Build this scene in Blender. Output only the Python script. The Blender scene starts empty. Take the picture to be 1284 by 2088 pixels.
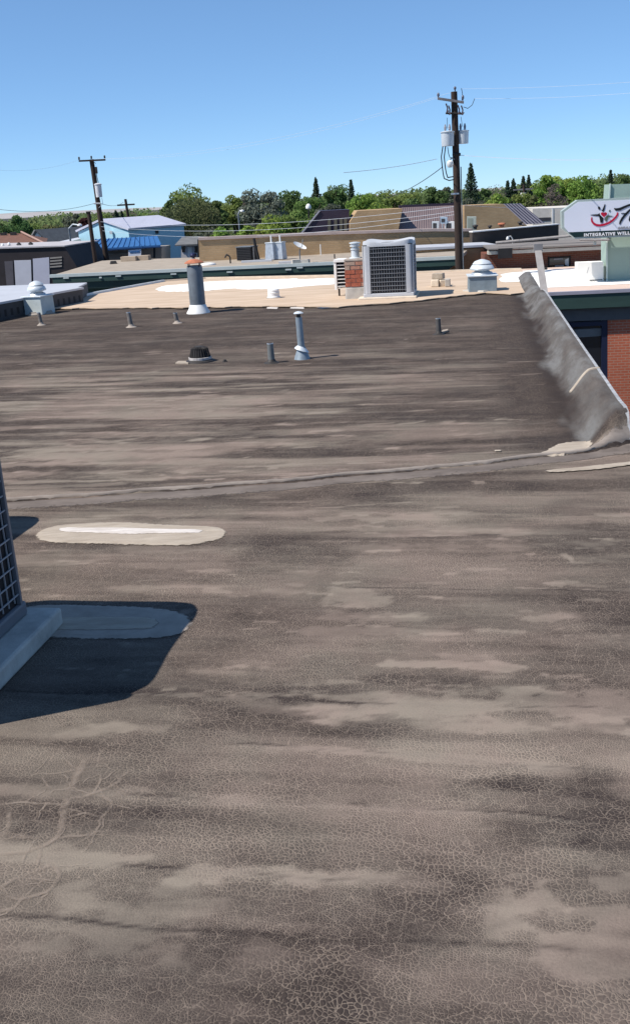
import bpy, math, random
import numpy as np
from mathutils import Vector, Matrix
R = math.radians

# ------------------------------------------------------------------ camera, sky, sun, exposure
scene = bpy.context.scene
W, H, F = 1284.0, 2088.0, 2000.0            # photograph size and focal length in its pixels
TILT, ROLL, CAMH = R(17.7), 0.058, 1.6
cam_d = bpy.data.cameras.new('camera'); cam = bpy.data.objects.new('camera', cam_d)
scene.collection.objects.link(cam); scene.camera = cam
cam_d.sensor_fit = 'VERTICAL'; cam_d.sensor_height = 24.0
cam_d.lens = 24.0 * F / H; cam_d.clip_start = 0.05; cam_d.clip_end = 12000
fw = Vector((0, math.cos(TILT), -math.sin(TILT)))
up0 = Vector((0, math.sin(TILT), math.cos(TILT))); r0 = Vector((1, 0, 0))
rt = r0 * math.cos(ROLL) - up0 * math.sin(ROLL); up = up0 * math.cos(ROLL) + r0 * math.sin(ROLL)
CP = Vector((0, 0, CAMH))
cam.matrix_world = Matrix((( rt.x, up.x, -fw.x, CP.x), (rt.y, up.y, -fw.y, CP.y), (rt.z, up.z, -fw.z, CP.z), (0, 0, 0, 1)))

SUN_EL, SUN_AZ = R(52), R(17)               # from the left, 17 degrees behind the camera
to_sun = Vector((-math.cos(SUN_EL) * math.cos(SUN_AZ), -math.cos(SUN_EL) * math.sin(SUN_AZ), math.sin(SUN_EL)))
world = bpy.data.worlds.new('World'); scene.world = world; world.use_nodes = True
wn = world.node_tree; bg = wn.nodes['Background']
sky = wn.nodes.new('ShaderNodeTexSky'); sky.sky_type = 'NISHITA'; sky.sun_disc = False
sky.sun_elevation = SUN_EL; sky.sun_rotation = math.atan2(to_sun.x, to_sun.y) % (2 * math.pi)
sky.altitude = 3000; sky.air_density = 0.8; sky.dust_density = 0.1; sky.ozone_density = 8.5
gm = wn.nodes.new('ShaderNodeGamma'); gm.inputs[1].default_value = 0.68      # evens the falloff towards the horizon
tn = wn.nodes.new('ShaderNodeMix'); tn.data_type = 'RGBA'; tn.blend_type = 'MULTIPLY'; tn.inputs[0].default_value = 1.0; tn.inputs[7].default_value = (1.18, 1.43, 1.58, 1)
wn.links.new(sky.outputs[0], gm.inputs[0]); wn.links.new(gm.outputs[0], tn.inputs[6]); wn.links.new(tn.outputs[2], bg.inputs[0]); bg.inputs[1].default_value = 0.142
sun_d = bpy.data.lights.new('sun', 'SUN'); sun_d.energy = 5.0; sun_d.angle = R(0.5); sun_d.color = (1.0, 0.95, 0.88)
sun = bpy.data.objects.new('sun', sun_d); scene.collection.objects.link(sun)
sun.rotation_euler = to_sun.to_track_quat('Z', 'Y').to_euler()
vs = scene.view_settings; vs.view_transform = 'Standard'; vs.look = 'None'; vs.exposure = 0.25; vs.gamma = 1.0
vs.use_curve_mapping = False

# ------------------------------------------------------------------ surveying: a sight line of the photograph to a place
def ray(x, y): return fw + rt * ((x - W / 2) / F) - up * ((y - H / 2) / F)
def on(x, y, z=0.0):
    d = ray(x, y); return CP + d * ((z - CAMH) / d.z)
def at(x, y, Y):
    d = ray(x, y); return CP + d * (Y / d.y)
GRID = R(-10)
def facade(P0, ang=GRID):                    # vertical plane through P0 running at the given angle
    n = Vector((-math.sin(ang), math.cos(ang), 0)); P0 = Vector(P0)
    def f(x, y):
        d = ray(x, y); return CP + d * ((P0 - CP).dot(n) / d.dot(n))
    f.back = n
    f.along = Vector((math.cos(ang), math.sin(ang), 0))
    return f
BX = Vector((math.cos(GRID), math.sin(GRID), 0)); BY = Vector((-math.sin(GRID), math.cos(GRID), 0))
UP = Vector((0, 0, 1))
GROUND = -5.2

# ------------------------------------------------------------------ materials
MATS = {}
def mat(name, col, rough=0.7, metal=0.0, var=0.12, scale=3.0, bump=0.0, spec=0.3, stretch=(1, 1, 1), col2=None, streak=0.0):
    if name in MATS: return MATS[name]
    m = bpy.data.materials.new(name); m.use_nodes = True; nt = m.node_tree; N = nt.nodes; L = nt.links
    b = N['Principled BSDF']; b.inputs['Roughness'].default_value = rough; b.inputs['Metallic'].default_value = metal
    b.inputs['Specular IOR Level'].default_value = spec
    geo = N.new('ShaderNodeNewGeometry'); mp = N.new('ShaderNodeMapping'); mp.inputs['Scale'].default_value = stretch
    L.new(geo.outputs['Position'], mp.inputs[0])
    nz = N.new('ShaderNodeTexNoise'); nz.inputs['Scale'].default_value = scale; nz.inputs['Detail'].default_value = 6
    nz.inputs['Roughness'].default_value = 0.65
    L.new(mp.outputs[0], nz.inputs[0])
    rp = N.new('ShaderNodeMapRange'); rp.inputs[1].default_value = 0.3; rp.inputs[2].default_value = 0.7
    L.new(nz.outputs[0], rp.inputs[0])
    mx = N.new('ShaderNodeMix'); mx.data_type = 'RGBA'
    c2 = col2 if col2 else tuple(min(1, c * (1 + var)) for c in col)
    c1 = col if col2 else tuple(c * (1 - var) for c in col)
    mx.inputs[6].default_value = (*c1, 1); mx.inputs[7].default_value = (*c2, 1)
    L.new(rp.outputs[0], mx.inputs[0]); L.new(mx.outputs[2], b.inputs['Base Color'])
    if bump:
        bp = N.new('ShaderNodeBump'); bp.inputs['Strength'].default_value = bump; bp.inputs['Distance'].default_value = 0.02
        L.new(nz.outputs[0], bp.inputs['Height']); L.new(bp.outputs[0], b.inputs['Normal'])
    MATS[name] = m; return m
def brickmat(name, c1, c2, mortar, bw=0.21, bh=0.072, ang=GRID):
    m = bpy.data.materials.new(name); m.use_nodes = True; nt = m.node_tree; N = nt.nodes; L = nt.links
    b = N['Principled BSDF']; b.inputs['Roughness'].default_value = 0.85; b.inputs['Specular IOR Level'].default_value = 0.2
    geo = N.new('ShaderNodeNewGeometry'); rot = N.new('ShaderNodeVectorRotate'); rot.rotation_type = 'Z_AXIS'
    rot.inputs['Angle'].default_value = -ang; L.new(geo.outputs['Position'], rot.inputs[0])
    sp = N.new('ShaderNodeSeparateXYZ'); L.new(rot.outputs[0], sp.inputs[0])
    ad = N.new('ShaderNodeMath'); L.new(sp.outputs[0], ad.inputs[0]); L.new(sp.outputs[1], ad.inputs[1])
    cb = N.new('ShaderNodeCombineXYZ'); L.new(ad.outputs[0], cb.inputs[0]); L.new(sp.outputs[2], cb.inputs[1])
    bt = N.new('ShaderNodeTexBrick'); bt.inputs['Scale'].default_value = 1.0
    bt.inputs['Brick Width'].default_value = bw; bt.inputs['Row Height'].default_value = bh; bt.inputs['Mortar Size'].default_value = 0.009
    bt.inputs['Color1'].default_value = (*c1, 1); bt.inputs['Color2'].default_value = (*c2, 1); bt.inputs['Mortar'].default_value = (*mortar, 1)
    L.new(cb.outputs[0], bt.inputs[0])
    nz = N.new('ShaderNodeTexNoise'); nz.inputs['Scale'].default_value = 0.9; nz.inputs['Detail'].default_value = 5; L.new(geo.outputs['Position'], nz.inputs[0])
    hs = N.new('ShaderNodeHueSaturation'); L.new(bt.outputs[0], hs.inputs['Color'])
    mr = N.new('ShaderNodeMapRange'); mr.inputs[1].default_value = 0.3; mr.inputs[2].default_value = 0.7; mr.inputs[3].default_value = 0.8; mr.inputs[4].default_value = 1.15
    L.new(nz.outputs[0], mr.inputs[0]); L.new(mr.outputs[0], hs.inputs['Value']); L.new(hs.outputs[0], b.inputs['Base Color'])
    bp = N.new('ShaderNodeBump'); bp.inputs['Strength'].default_value = 0.4; bp.inputs['Distance'].default_value = 0.01; bp.invert = True
    L.new(bt.outputs['Fac'], bp.inputs['Height']); L.new(bp.outputs[0], b.inputs['Normal'])
    MATS[name] = m; return m
def leafmat(name, col, var=0.35):
    m = bpy.data.materials.new(name); m.use_nodes = True; nt = m.node_tree; N = nt.nodes; L = nt.links
    N.remove(N['Principled BSDF']); out = N['Material Output']
    geo = N.new('ShaderNodeNewGeometry'); hs = N.new('ShaderNodeHueSaturation'); hs.inputs['Color'].default_value = (*col, 1)
    mr = N.new('ShaderNodeMapRange'); mr.inputs[3].default_value = 1 - var; mr.inputs[4].default_value = 1 + var
    L.new(geo.outputs['Random Per Island'], mr.inputs[0]); L.new(mr.outputs[0], hs.inputs['Value'])
    mh = N.new('ShaderNodeMapRange'); mh.inputs[3].default_value = 0.485; mh.inputs[4].default_value = 0.515
    nz = N.new('ShaderNodeTexNoise'); nz.inputs['Scale'].default_value = .16; nz.inputs['Detail'].default_value = 3; L.new(geo.outputs['Position'], nz.inputs[0]); mh.inputs[1].default_value = .3; mh.inputs[2].default_value = .7; mh.inputs[3].default_value = .46; mh.inputs[4].default_value = .53; L.new(nz.outputs[0], mh.inputs[0]); L.new(mh.outputs[0], hs.inputs['Hue'])
    d = N.new('ShaderNodeBsdfDiffuse'); t = N.new('ShaderNodeBsdfTranslucent'); mx = N.new('ShaderNodeMixShader'); mx.inputs[0].default_value = 0.42
    L.new(hs.outputs[0], d.inputs[0]); L.new(hs.outputs[0], t.inputs[0]); L.new(d.outputs[0], mx.inputs[1]); L.new(t.outputs[0], mx.inputs[2])
    L.new(mx.outputs[0], out.inputs[0]); MATS[name] = m; return m

galv = mat('galvanised_steel', (0.52, 0.55, 0.58), 0.42, 0.55, 0.15, 9, 0.05)
galvp = mat('pale_galvanised', (0.62, 0.66, 0.68), 0.5, 0.2, 0.12, 8, 0.05)
greypaint = mat('grey_vent_paint', (0.17, 0.19, 0.21), 0.55, 0.2, 0.2, 6)
bluegrey = mat('blue_grey_pipe', (0.27, 0.32, 0.36), 0.5, 0.3, 0.2, 12)
rust = mat('rust_cap', (0.42, 0.15, 0.08), 0.8, 0.0, 0.3, 14)
castiron = mat('cast_iron', (0.05, 0.045, 0.042), 0.6, 0.3, 0.3, 20)
lead = mat('lead_pipe', (0.19, 0.17, 0.155), 0.7, 0.1, 0.4, 25)
whitem = mat('white_paint', (0.78, 0.77, 0.74), 0.6, 0, 0.06, 3)
acpaint = mat('condenser_paint', (0.50, 0.51, 0.53), 0.5, 0.05, 0.06, 4)
acdark = mat('condenser_coil', (0.015, 0.016, 0.02), 0.6, 0.2, 0.3, 30)
wire_m = mat('grille_wire_coat', (0.36, 0.37, 0.39), 0.5, 0.1, 0.05, 4)
concrete = mat('concrete', (0.42, 0.39, 0.35), 0.9, 0, 0.22, 5, 0.25)
concrete_b = mat('pad_concrete', (0.46, 0.44, 0.40), 0.9, 0, 0.25, 7, 0.3)
creamconc = mat('cream_pad', (0.66, 0.56, 0.44), 0.9, 0, 0.15, 6, 0.2)
black = mat('black_rubber', (0.02, 0.02, 0.022), 0.7, 0, 0.2, 5)
tancoat = mat('tan_coating', (0.44, 0.325, 0.225), 0.9, 0, 0.13, 2.2, 0.1, col2=(0.60, 0.465, 0.345), stretch=(0.4, 1.8, 1))
whitecoat = mat('white_coating', (0.86, 0.83, 0.77), 0.8, 0, 0.05, 2.0)
mastic = mat('cream_mastic', (0.31, 0.255, 0.20), 0.85, 0, 0.2, 11, 0.4, stretch=(.5, 2, 1), col2=(.44, .375, .30))
mastic_d = mat('beige_mastic', (0.34, 0.29, 0.245), 0.85, 0, 0.18, 9, 0.2)
whitetape = mat('white_seal_tape', (0.48, 0.42, 0.37), 0.8, 0, 0.2, 16, 0.4, stretch=(.4, 2, 1), col2=(.70, .65, .60))
green_f = mat('green_fascia', (0.035, 0.065, 0.055), 0.5, 0, 0.15, 2, stretch=(0.3, 0.3, 2))
sage = mat('sage_panel', (0.30, 0.39, 0.34), 0.6, 0, 0.06, 0.8)
trimgrey = mat('pale_drip_edge', (0.50, 0.54, 0.52), 0.5, 0.1, 0.08, 2)
gravelroof = mat('gravel_roof', (0.30, 0.25, 0.20), 0.95, 0, 0.2, 1.5, 0.2, col2=(0.40, 0.34, 0.27))
silverroof = mat('silver_roof', (0.48, 0.49, 0.52), 0.6, 0.1, 0.08, 1.5)
charcoal = mat('charcoal_panel', (0.05, 0.05, 0.055), 0.6, 0, 0.2, 3)
darkbrown = mat('dark_brown_siding', (0.030, 0.024, 0.026), 0.7, 0, 0.2, 2)
brownwall = mat('brown_stucco', (0.075, 0.06, 0.05), 0.85, 0, 0.12, 1.5)
asph = mat('asphalt', (0.06, 0.058, 0.055), 0.95, 0, 0.25, 0.4, 0)
shing_br = mat('brown_shingle', (0.17, 0.085, 0.06), 0.95, 0, 0.2, 3, 0.2)
shing_gr = mat('grey_shingle', (0.15, 0.15, 0.15), 0.95, 0, 0.2, 3, 0.2)
bluewall = mat('pale_blue_siding', (0.36, 0.58, 0.68), 0.6, 0, 0.05, 1)
blueroof = mat('pale_metal_roof', (0.52, 0.52, 0.60), 0.5, 0.1, 0.06, 1, stretch=(3, 0.2, 1))
awnblue = mat('blue_metal_awning', (0.04, 0.14, 0.34), 0.5, 0.1, 0.12, 2)
stucco = mat('greige_stucco', (0.30, 0.27, 0.24), 0.9, 0, 0.1, 1.5)
purple = mat('plum_metal_roof', (0.045, 0.032, 0.05), 0.5, 0.1, 0.15, 2)
mauve = mat('mauve_seam_roof', (0.22, 0.17, 0.17), 0.5, 0.2, 0.12, 1.2)
polewood = mat('creosote_pole', (0.045, 0.03, 0.024), 0.9, 0, 0.4, 3, 0.3, stretch=(6, 6, 0.4))
polegrey = mat('weathered_timber', (0.22, 0.20, 0.20), 0.9, 0, 0.3, 3, 0.2)
xfgrey = mat('transformer_paint', (0.58, 0.62, 0.66), 0.5, 0.1, 0.1, 2)
glassd = mat('dark_glass', (0.012, 0.014, 0.02), 0.12, 0, 0.2, 1, spec=0.6)
navyframe = mat('navy_frame', (0.014, 0.018, 0.045), 0.4, 0, 0.1, 2)
signwhite = mat('sign_face', (0.74, 0.76, 0.84), 0.35, 0, 0.03, 1)
signgreen = mat('sign_band', (0.012, 0.03, 0.03), 0.4, 0, 0.1, 1)
signframe = mat('sign_frame', (0.40, 0.46, 0.43), 0.5, 0.1, 0.08, 1)
red = mat('sign_red', (0.50, 0.012, 0.045), 0.45, 0, 0.05, 1)
ink = mat('sign_black', (0.012, 0.014, 0.016), 0.45, 0, 0.05, 1)
signolive = mat('sign_olive', (0.10, 0.14, 0.09), 0.45, 0, 0.05, 1)
inkgrey = mat('sign_grey', (0.30, 0.30, 0.32), 0.5, 0, 0.05, 1)
signlet = mat('sign_letter', (0.80, 0.80, 0.80), 0.5, 0, 0.02, 1)
strutm = mat('weathered_strut', (0.36, 0.33, 0.31), 0.7, 0.2, 0.2, 5)
bark = mat('bark', (0.07, 0.055, 0.042), 0.95, 0, 0.3, 2, 0.3)
hillm = mat('hazy_dry_hill', (0.34, 0.32, 0.31), 1.0, 0, 0.12, 0.004)  # dry slope greyed towards mauve, distance haze put into the colour
water = mat('puddle_water', (0.03, 0.03, 0.03), 0.04, 0, 0.1, 2, spec=0.8)
copper = mat('cable_black', (0.02, 0.02, 0.02), 0.6, 0, 0.1, 2)
palewire = mat('cable_pale', (0.55, 0.58, 0.62), 0.5, 0.2, 0.1, 2)
tanbrick = brickmat('tan_brick', (0.42, 0.28, 0.15), (0.48, 0.33, 0.185), (0.40, 0.29, 0.18))
redbrick = brickmat('red_brick_wall', (0.42, 0.105, 0.055), (0.48, 0.13, 0.07), (0.42, 0.24, 0.17), 0.22, 0.075)
brownbrick = brickmat('dull_brick_wall', (0.19, 0.07, 0.05), (0.23, 0.085, 0.06), (0.2, 0.14, 0.11))
brick_a = mat('chimney_brick', (0.34, 0.10, 0.06), 0.9, 0, 0.35, 16, 0.3)
brick_b = mat('chimney_brick_faded', (0.40, 0.20, 0.14), 0.9, 0, 0.3, 16, 0.3)
brick_c = mat('chimney_brick_pale', (0.38, 0.27, 0.21), 0.9, 0, 0.3, 16, 0.3)
mortar = mat('mortar', (0.40, 0.34, 0.29), 0.95, 0, 0.25, 12, 0.3)

# ------------------------------------------------------------------ object helpers
COL = scene.collection.objects
def tag(o, label=None, cat=None, group=None, kind=None):
    if label: o['label'] = label
    if cat: o['category'] = cat
    if group: o['group'] = group
    if kind: o['kind'] = kind
    return o
def thing(name, label, cat, loc=(0, 0, 0), rz=0.0, group=None):
    o = bpy.data.objects.new(name, None); COL.link(o); o.location = loc; o.rotation_euler = (0, 0, rz); o.empty_display_size = 0.2
    return tag(o, label, cat, group)
class MB:
    def __init__(s): s.v = []; s.f = []
    def add(s, vs_, fs):
        k = len(s.v); s.v += [Vector(p) for p in vs_]; s.f += [[i + k for i in f] for f in fs]; return s
    def box(s, c, size, rz=0.0, taper=1.0):
        hx, hy, hz = size[0] / 2, size[1] / 2, size[2] / 2; cs, sn = math.cos(rz), math.sin(rz); p = []
        for z, t in ((-hz, 1.0), (hz, taper)):
            for x, y in ((-hx, -hy), (hx, -hy), (hx, hy), (-hx, hy)):
                x_, y_ = x * t, y * t; p.append((c[0] + x_ * cs - y_ * sn, c[1] + x_ * sn + y_ * cs, c[2] + z))
        return s.add(p, [(0, 3, 2, 1), (4, 5, 6, 7), (0, 1, 5, 4), (1, 2, 6, 5), (2, 3, 7, 6), (3, 0, 4, 7)])
    def prism(s, poly, vec):
        n = len(poly); a = [Vector(p) for p in poly]; vec = Vector(vec); b = [p + vec for p in a]
        return s.add(a + b, [list(range(n))[::-1], [n + i for i in range(n)]] + [(i, (i + 1) % n, n + (i + 1) % n, n + i) for i in range(n)])
    def cyl(s, p0, p1, r0_, r1_=None, n=12, caps=True):
        r1_ = r0_ if r1_ is None else r1_; p0 = Vector(p0); p1 = Vector(p1); d = (p1 - p0).normalized()
        a = d.orthogonal().normalized(); b = d.cross(a); P = []
        for p, rr in ((p0, r0_), (p1, r1_)):
            for i in range(n):
                t = 2 * math.pi * i / n; P.append(p + (a * math.cos(t) + b * math.sin(t)) * rr)
        fs = [(i, (i + 1) % n, n + (i + 1) % n, n + i) for i in range(n)]
        if caps: fs += [list(range(n))[::-1], [n + i for i in range(n)]]
        return s.add(P, fs)
    def tube(s, pts, r, n=6):
        for a, b in zip(pts[:-1], pts[1:]): s.cyl(a, b, r, r, n)
        return s
    def lathe(s, prof, c=(0, 0, 0), n=24):
        P = []
        for rr, z in prof:
            for i in range(n):
                t = 2 * math.pi * i / n; P.append((c[0] + rr * math.cos(t), c[1] + rr * math.sin(t), c[2] + z))
        fs = []
        for k in range(len(prof) - 1):
            for i in range(n): fs.append((k * n + i, k * n + (i + 1) % n, (k + 1) * n + (i + 1) % n, (k + 1) * n + i))
        fs += [list(range(n))[::-1], [(len(prof) - 1) * n + i for i in range(n)]]
        return s.add(P, fs)
    def build(s, name, m, parent=None, smooth=False, bevel=0.0, world=False):
        vv = s.v
        if world and parent is not None: vv = [p - parent.location for p in s.v]
        me = bpy.data.meshes.new(name); me.from_pydata([tuple(p) for p in vv], [], s.f); me.update()
        if smooth:
            me.polygons.foreach_set('use_smooth', [len(p.vertices) <= 4 for p in me.polygons])
            try: me.set_sharp_from_angle(angle=R(40))
            except Exception: pass
        me.materials.append(m); o = bpy.data.objects.new(name, me); COL.link(o)
        if parent is not None: o.parent = parent
        if bevel:
            bv = o.modifiers.new('bevel', 'BEVEL'); bv.width = bevel; bv.segments = 2; bv.limit_method = 'ANGLE'
        return o
def copy_tree(o, parent=None):
    c = o.copy(); COL.link(c); c.parent = parent
    for ch in list(o.children): copy_tree(ch, c)
    return c
rng = random.Random(7)

# ------------------------------------------------------------------ noise for painted wear
def vnoise(x, y, seed):
    xi = np.floor(x).astype(np.int64); yi = np.floor(y).astype(np.int64); xf = x - xi; yf = y - yi
    def h(a, b):
        n = (a * 374761393 + b * 668265263 + seed * 1274126177) & 0xffffffff
        n = ((n ^ (n >> 13)) * 1274126177) & 0xffffffff
        return ((n ^ (n >> 16)) & 0xffff) / 65535.0
    sx = xf * xf * (3 - 2 * xf); sy = yf * yf * (3 - 2 * yf)
    return (h(xi, yi) * (1 - sx) + h(xi + 1, yi) * sx) * (1 - sy) + (h(xi, yi + 1) * (1 - sx) + h(xi + 1, yi + 1) * sx) * sy
def fbm(x, y, seed, o=4):
    t = 0; a = 0.5; n = 0
    for k in range(o): t = t + a * vnoise(x, y, seed + k); n += a; x = x * 2.03; y = y * 2.03; a *= 0.5
    return t / n
def sst(a, b, x):
    t = np.clip((x - a) / (b - a), 0, 1); return t * t * (3 - 2 * t)

# ------------------------------------------------------------------ ground and far terrain
tag(MB().add([(-6000, -500, GROUND), (6000, -500, GROUND), (6000, 8000, GROUND), (-6000, 8000, GROUND)], [(0, 1, 2, 3)]).build('ground', asph), kind='structure')
hb = MB(); hp = []
for i in range(61):
    x = -3200 + i * 105; hp.append((x, 3600, max(2, 8 + 3 * math.sin(i * 0.35) + 1.5 * math.sin(i * 1.3) - max(0, x + 900) * 0.02)))
for (x, y, z) in hp: hb.v += [Vector((x, y - 500, GROUND - 1)), Vector((x, y, z)), Vector((x, y + 900, GROUND - 1))]
for i in range(60):
    k = i * 3; hb.f += [(k, k + 3, k + 4, k + 1), (k + 1, k + 4, k + 5, k + 2)]
tag(hb.build('hills', hillm, smooth=True), kind='structure')

# ------------------------------------------------------------------ the dark roof we stand on
c10, s10 = math.cos(R(10)), math.sin(R(10))
E0 = Vector((1.99, 5.96)); ED = Vector((0.172, 0.985))
def edge_x(y): return 1.99 + (y - 5.96) * (0.172 / 0.985)
SEAM_X = [-9, -3.2, -1.78, -0.9, 0.0, 0.7, 1.4, 1.7, 1.9, 2.05, 2.2]
SEAM_Y = [5.3, 5.46, 5.53, 5.55, 5.61, 5.70, 5.83, 5.88, 5.95, 6.02, 6.1]
def seam_y(x): return np.interp(x, SEAM_X, SEAM_Y) + 0.012 * np.sin(x * 5.1) + 0.008 * np.sin(x * 11)
def P2(x, y): p = on(x, y); return p.x, p.y
# worn-coating streaks and bare patches, each with its own place, length and width on the deck
BARS = []  # (cx, cy, half length, half width, strength, crack change)
def bar(xa, ya, xb, yb, hw, st, ck=-0.6):
    a = on(xa, ya); b = on(xb, yb); m = (a + b) / 2; d = (b - a); BARS.append((m.x, m.y, d.length / 2, math.atan2(d.y, d.x), hw, st, ck))
bar(-100, 1740, 330, 1752, 0.05, 0.55); bar(330, 1778, 900, 1796, 0.035, 0.75); bar(560, 1790, 860, 1796, 0.02, 0.5)
bar(480, 1522, 1190, 1566, 0.026, 0.6); bar(620, 1530, 760, 1540, 0.016, 0.5); bar(250, 1622, 1110, 1668, 0.02, 0.55); bar(-60, 1612, 300, 1622, 0.05, 0.4)
bar(620, 1425, 1320, 1450, 0.10, 0.5, -0.8); bar(450, 1440, 1000, 1452, 0.09, 0.32, -0.7); bar(700, 1470, 1300, 1480, 0.05, 0.3)
bar(790, 1352, 1080, 1362, 0.03, 0.65, -0.9); bar(890, 1335, 1010, 1342, 0.03, 0.4); bar(770, 1355, 880, 1360, 0.012, 0.5)
bar(1085, 1575, 1165, 1582, 0.05, 0.6, -0.9); bar(980, 1870, 1130, 1830, 0.075, 0.55, -1); bar(1100, 1930, 1300, 1900, 0.10, 0.45, -1); bar(1210, 1800, 1320, 1790, 0.06, 0.4, -1)
bar(640, 1060, 960, 1052, 0.05, 0.5); bar(690, 1048, 930, 1045, 0.03, 0.4); bar(680, 1085, 1150, 1080, 0.08, 0.28); bar(640, 1118, 1284, 1110, 0.06, 0.3)
bar(670, 1215, 800, 1222, 0.10, 0.5); bar(660, 1255, 860, 1262, 0.06, 0.35); bar(640, 1285, 900, 1290, 0.05, 0.3); bar(850, 1217, 900, 1219, 0.012, 0.6)
bar(250, 1415, 560, 1422, 0.012, 0.4); bar(-40, 1490, 260, 1500, 0.05, 0.3); bar(130, 1500, 360, 1480, 0.03, 0.35); bar(100, 1860, 420, 1900, 0.12, 0.3); bar(500, 1950, 760, 1960, 0.05, 0.2)
bar(0, 1150, 180, 1150, 0.04, 0.3); bar(230, 1120, 520, 1118, 0.05, 0.28); bar(200, 1200, 480, 1196, 0.02, 0.3); bar(420, 1205, 470, 1209, 0.03, 0.4)
bar(1080, 1265, 1180, 1258, 0.04, 0.5); bar(1190, 1224, 1225, 1226, 0.02, 0.6); bar(1115, 1188, 1140, 1192, 0.02, 0.7); bar(1150, 1130, 1165, 1145, 0.02, 0.7); bar(1075, 1199, 1284, 1204, 0.006, 0.6)
bar(1020, 1092, 1080, 1088, 0.03, 0.25); bar(1040, 1058, 1284, 1050, 0.02, 0.3); bar(640, 1036, 860, 1022, 0.012, 0.5); bar(640, 1105, 770, 1104, 0.008, 0.55)
for yy, st in ((868, .3), (884, .4), (902, .5), (916, .6), (931, .62), (946, .6), (962, .55), (980, .62), (992, .5)):
    bar(-160, yy + 6, 300 + rng.randint(-60, 160), yy - 2, 0.045, st)
for yy in (772, 786, 800, 815, 828, 842, 856): bar(-100 + rng.randint(0, 200), yy, 420 + rng.randint(-100, 200), yy - 4, 0.03, 0.34)
for yy in (745, 762, 768, 774, 790, 806, 822, 838, 850, 866, 884, 898, 912, 930): bar(760 + rng.randint(-120, 140), yy + 4, 1060 + rng.randint(-60, 50), yy - 6, 0.022, 0.22 + 0.15 * rng.random())
for i in range(90):
    xx = rng.uniform(0, 1060); yy = rng.uniform(650, 900); ll = rng.uniform(8, 90); bar(xx, yy, xx + ll, yy - ll * 0.03, rng.uniform(0.008, 0.028), rng.uniform(0.15, 0.5))
for i in range(70):
    xx = rng.uniform(0, 1284); yy = rng.uniform(1030, 1500); ll = rng.uniform(20, 160); bar(xx, yy, xx + ll, yy + ll * 0.02, rng.uniform(0.006, 0.03), rng.uniform(0.1, 0.3), -0.2)
for i in range(60):
    xx = rng.uniform(0, 1284); yy = rng.uniform(660, 1400); ll = rng.uniform(3, 14); bar(xx, yy, xx + ll, yy - rng.uniform(-3, 3), rng.uniform(0.004, 0.012), rng.uniform(0.4, 0.9))
for i in range(150):
    xx = rng.uniform(-20, 1090) if i % 3 else rng.uniform(-20, 600); yy = rng.uniform(690, 985); ll = rng.uniform(6, 70); bar(xx, yy, xx + ll, yy - ll * rng.uniform(-.02, .09), rng.uniform(0.014, 0.03), rng.uniform(0.45, 0.85))
for i in range(70):
    xx = rng.uniform(0, 1284); yy = rng.uniform(1030, 1420); ll = rng.uniform(8, 90); bar(xx, yy, xx + ll, yy + ll * rng.uniform(-.03, .04), rng.uniform(0.006, 0.018), rng.uniform(0.3, 0.7), -.3)
DARKS = []
def dark(xa, ya, xb, yb, hw, st, ck=0.5):
    a = on(xa, ya); b = on(xb, yb); m = (a + b) / 2; d = (b - a); DARKS.append((m.x, m.y, d.length / 2, math.atan2(d.y, d.x), hw, st, ck))
dark(1000, 1700, 1250, 1600, 0.13, 0.7, 0.7); dark(640, 1960, 950, 1800, 0.11, 0.7, 0.9); dark(1180, 1720, 1300, 1640, 0.12, 0.6, .7); dark(520, 2060, 760, 1990, 0.09, 0.4, 1.0)
dark(490, 1140, 700, 1130, 0.16, 0.55, 0.9); dark(1180, 1260, 1320, 1250, 0.16, 0.55, 0.1); dark(760, 1385, 960, 1388, 0.035, 0.55, 1); dark(1100, 1330, 1300, 1350, 0.12, 0.4, .8); dark(780, 1310, 1090, 1312, 0.04, 0.4, .9)
dark(60, 1640, 420, 1650, 0.04, 0.35, .6); dark(1000, 1000, 1284, 985, 0.10, 0.5, .3); dark(940, 1060, 1284, 1080, 0.08, 0.45, .3); dark(120, 960, 200, 950, 0.11, 0.5, 0); dark(560, 820, 680, 800, 0.12, .25, 0)
dark(20, 1040, 560, 1040, 0.12, 0.35, .2); dark(1010, 1590, 1090, 1600, .04, .5, .9); dark(150, 1520, 380, 1560, .05, .35, .8); dark(30, 1690, 70, 1700, .03, .6, .3); dark(560, 1640, 980, 1620, .06, .2, .6)

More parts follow.
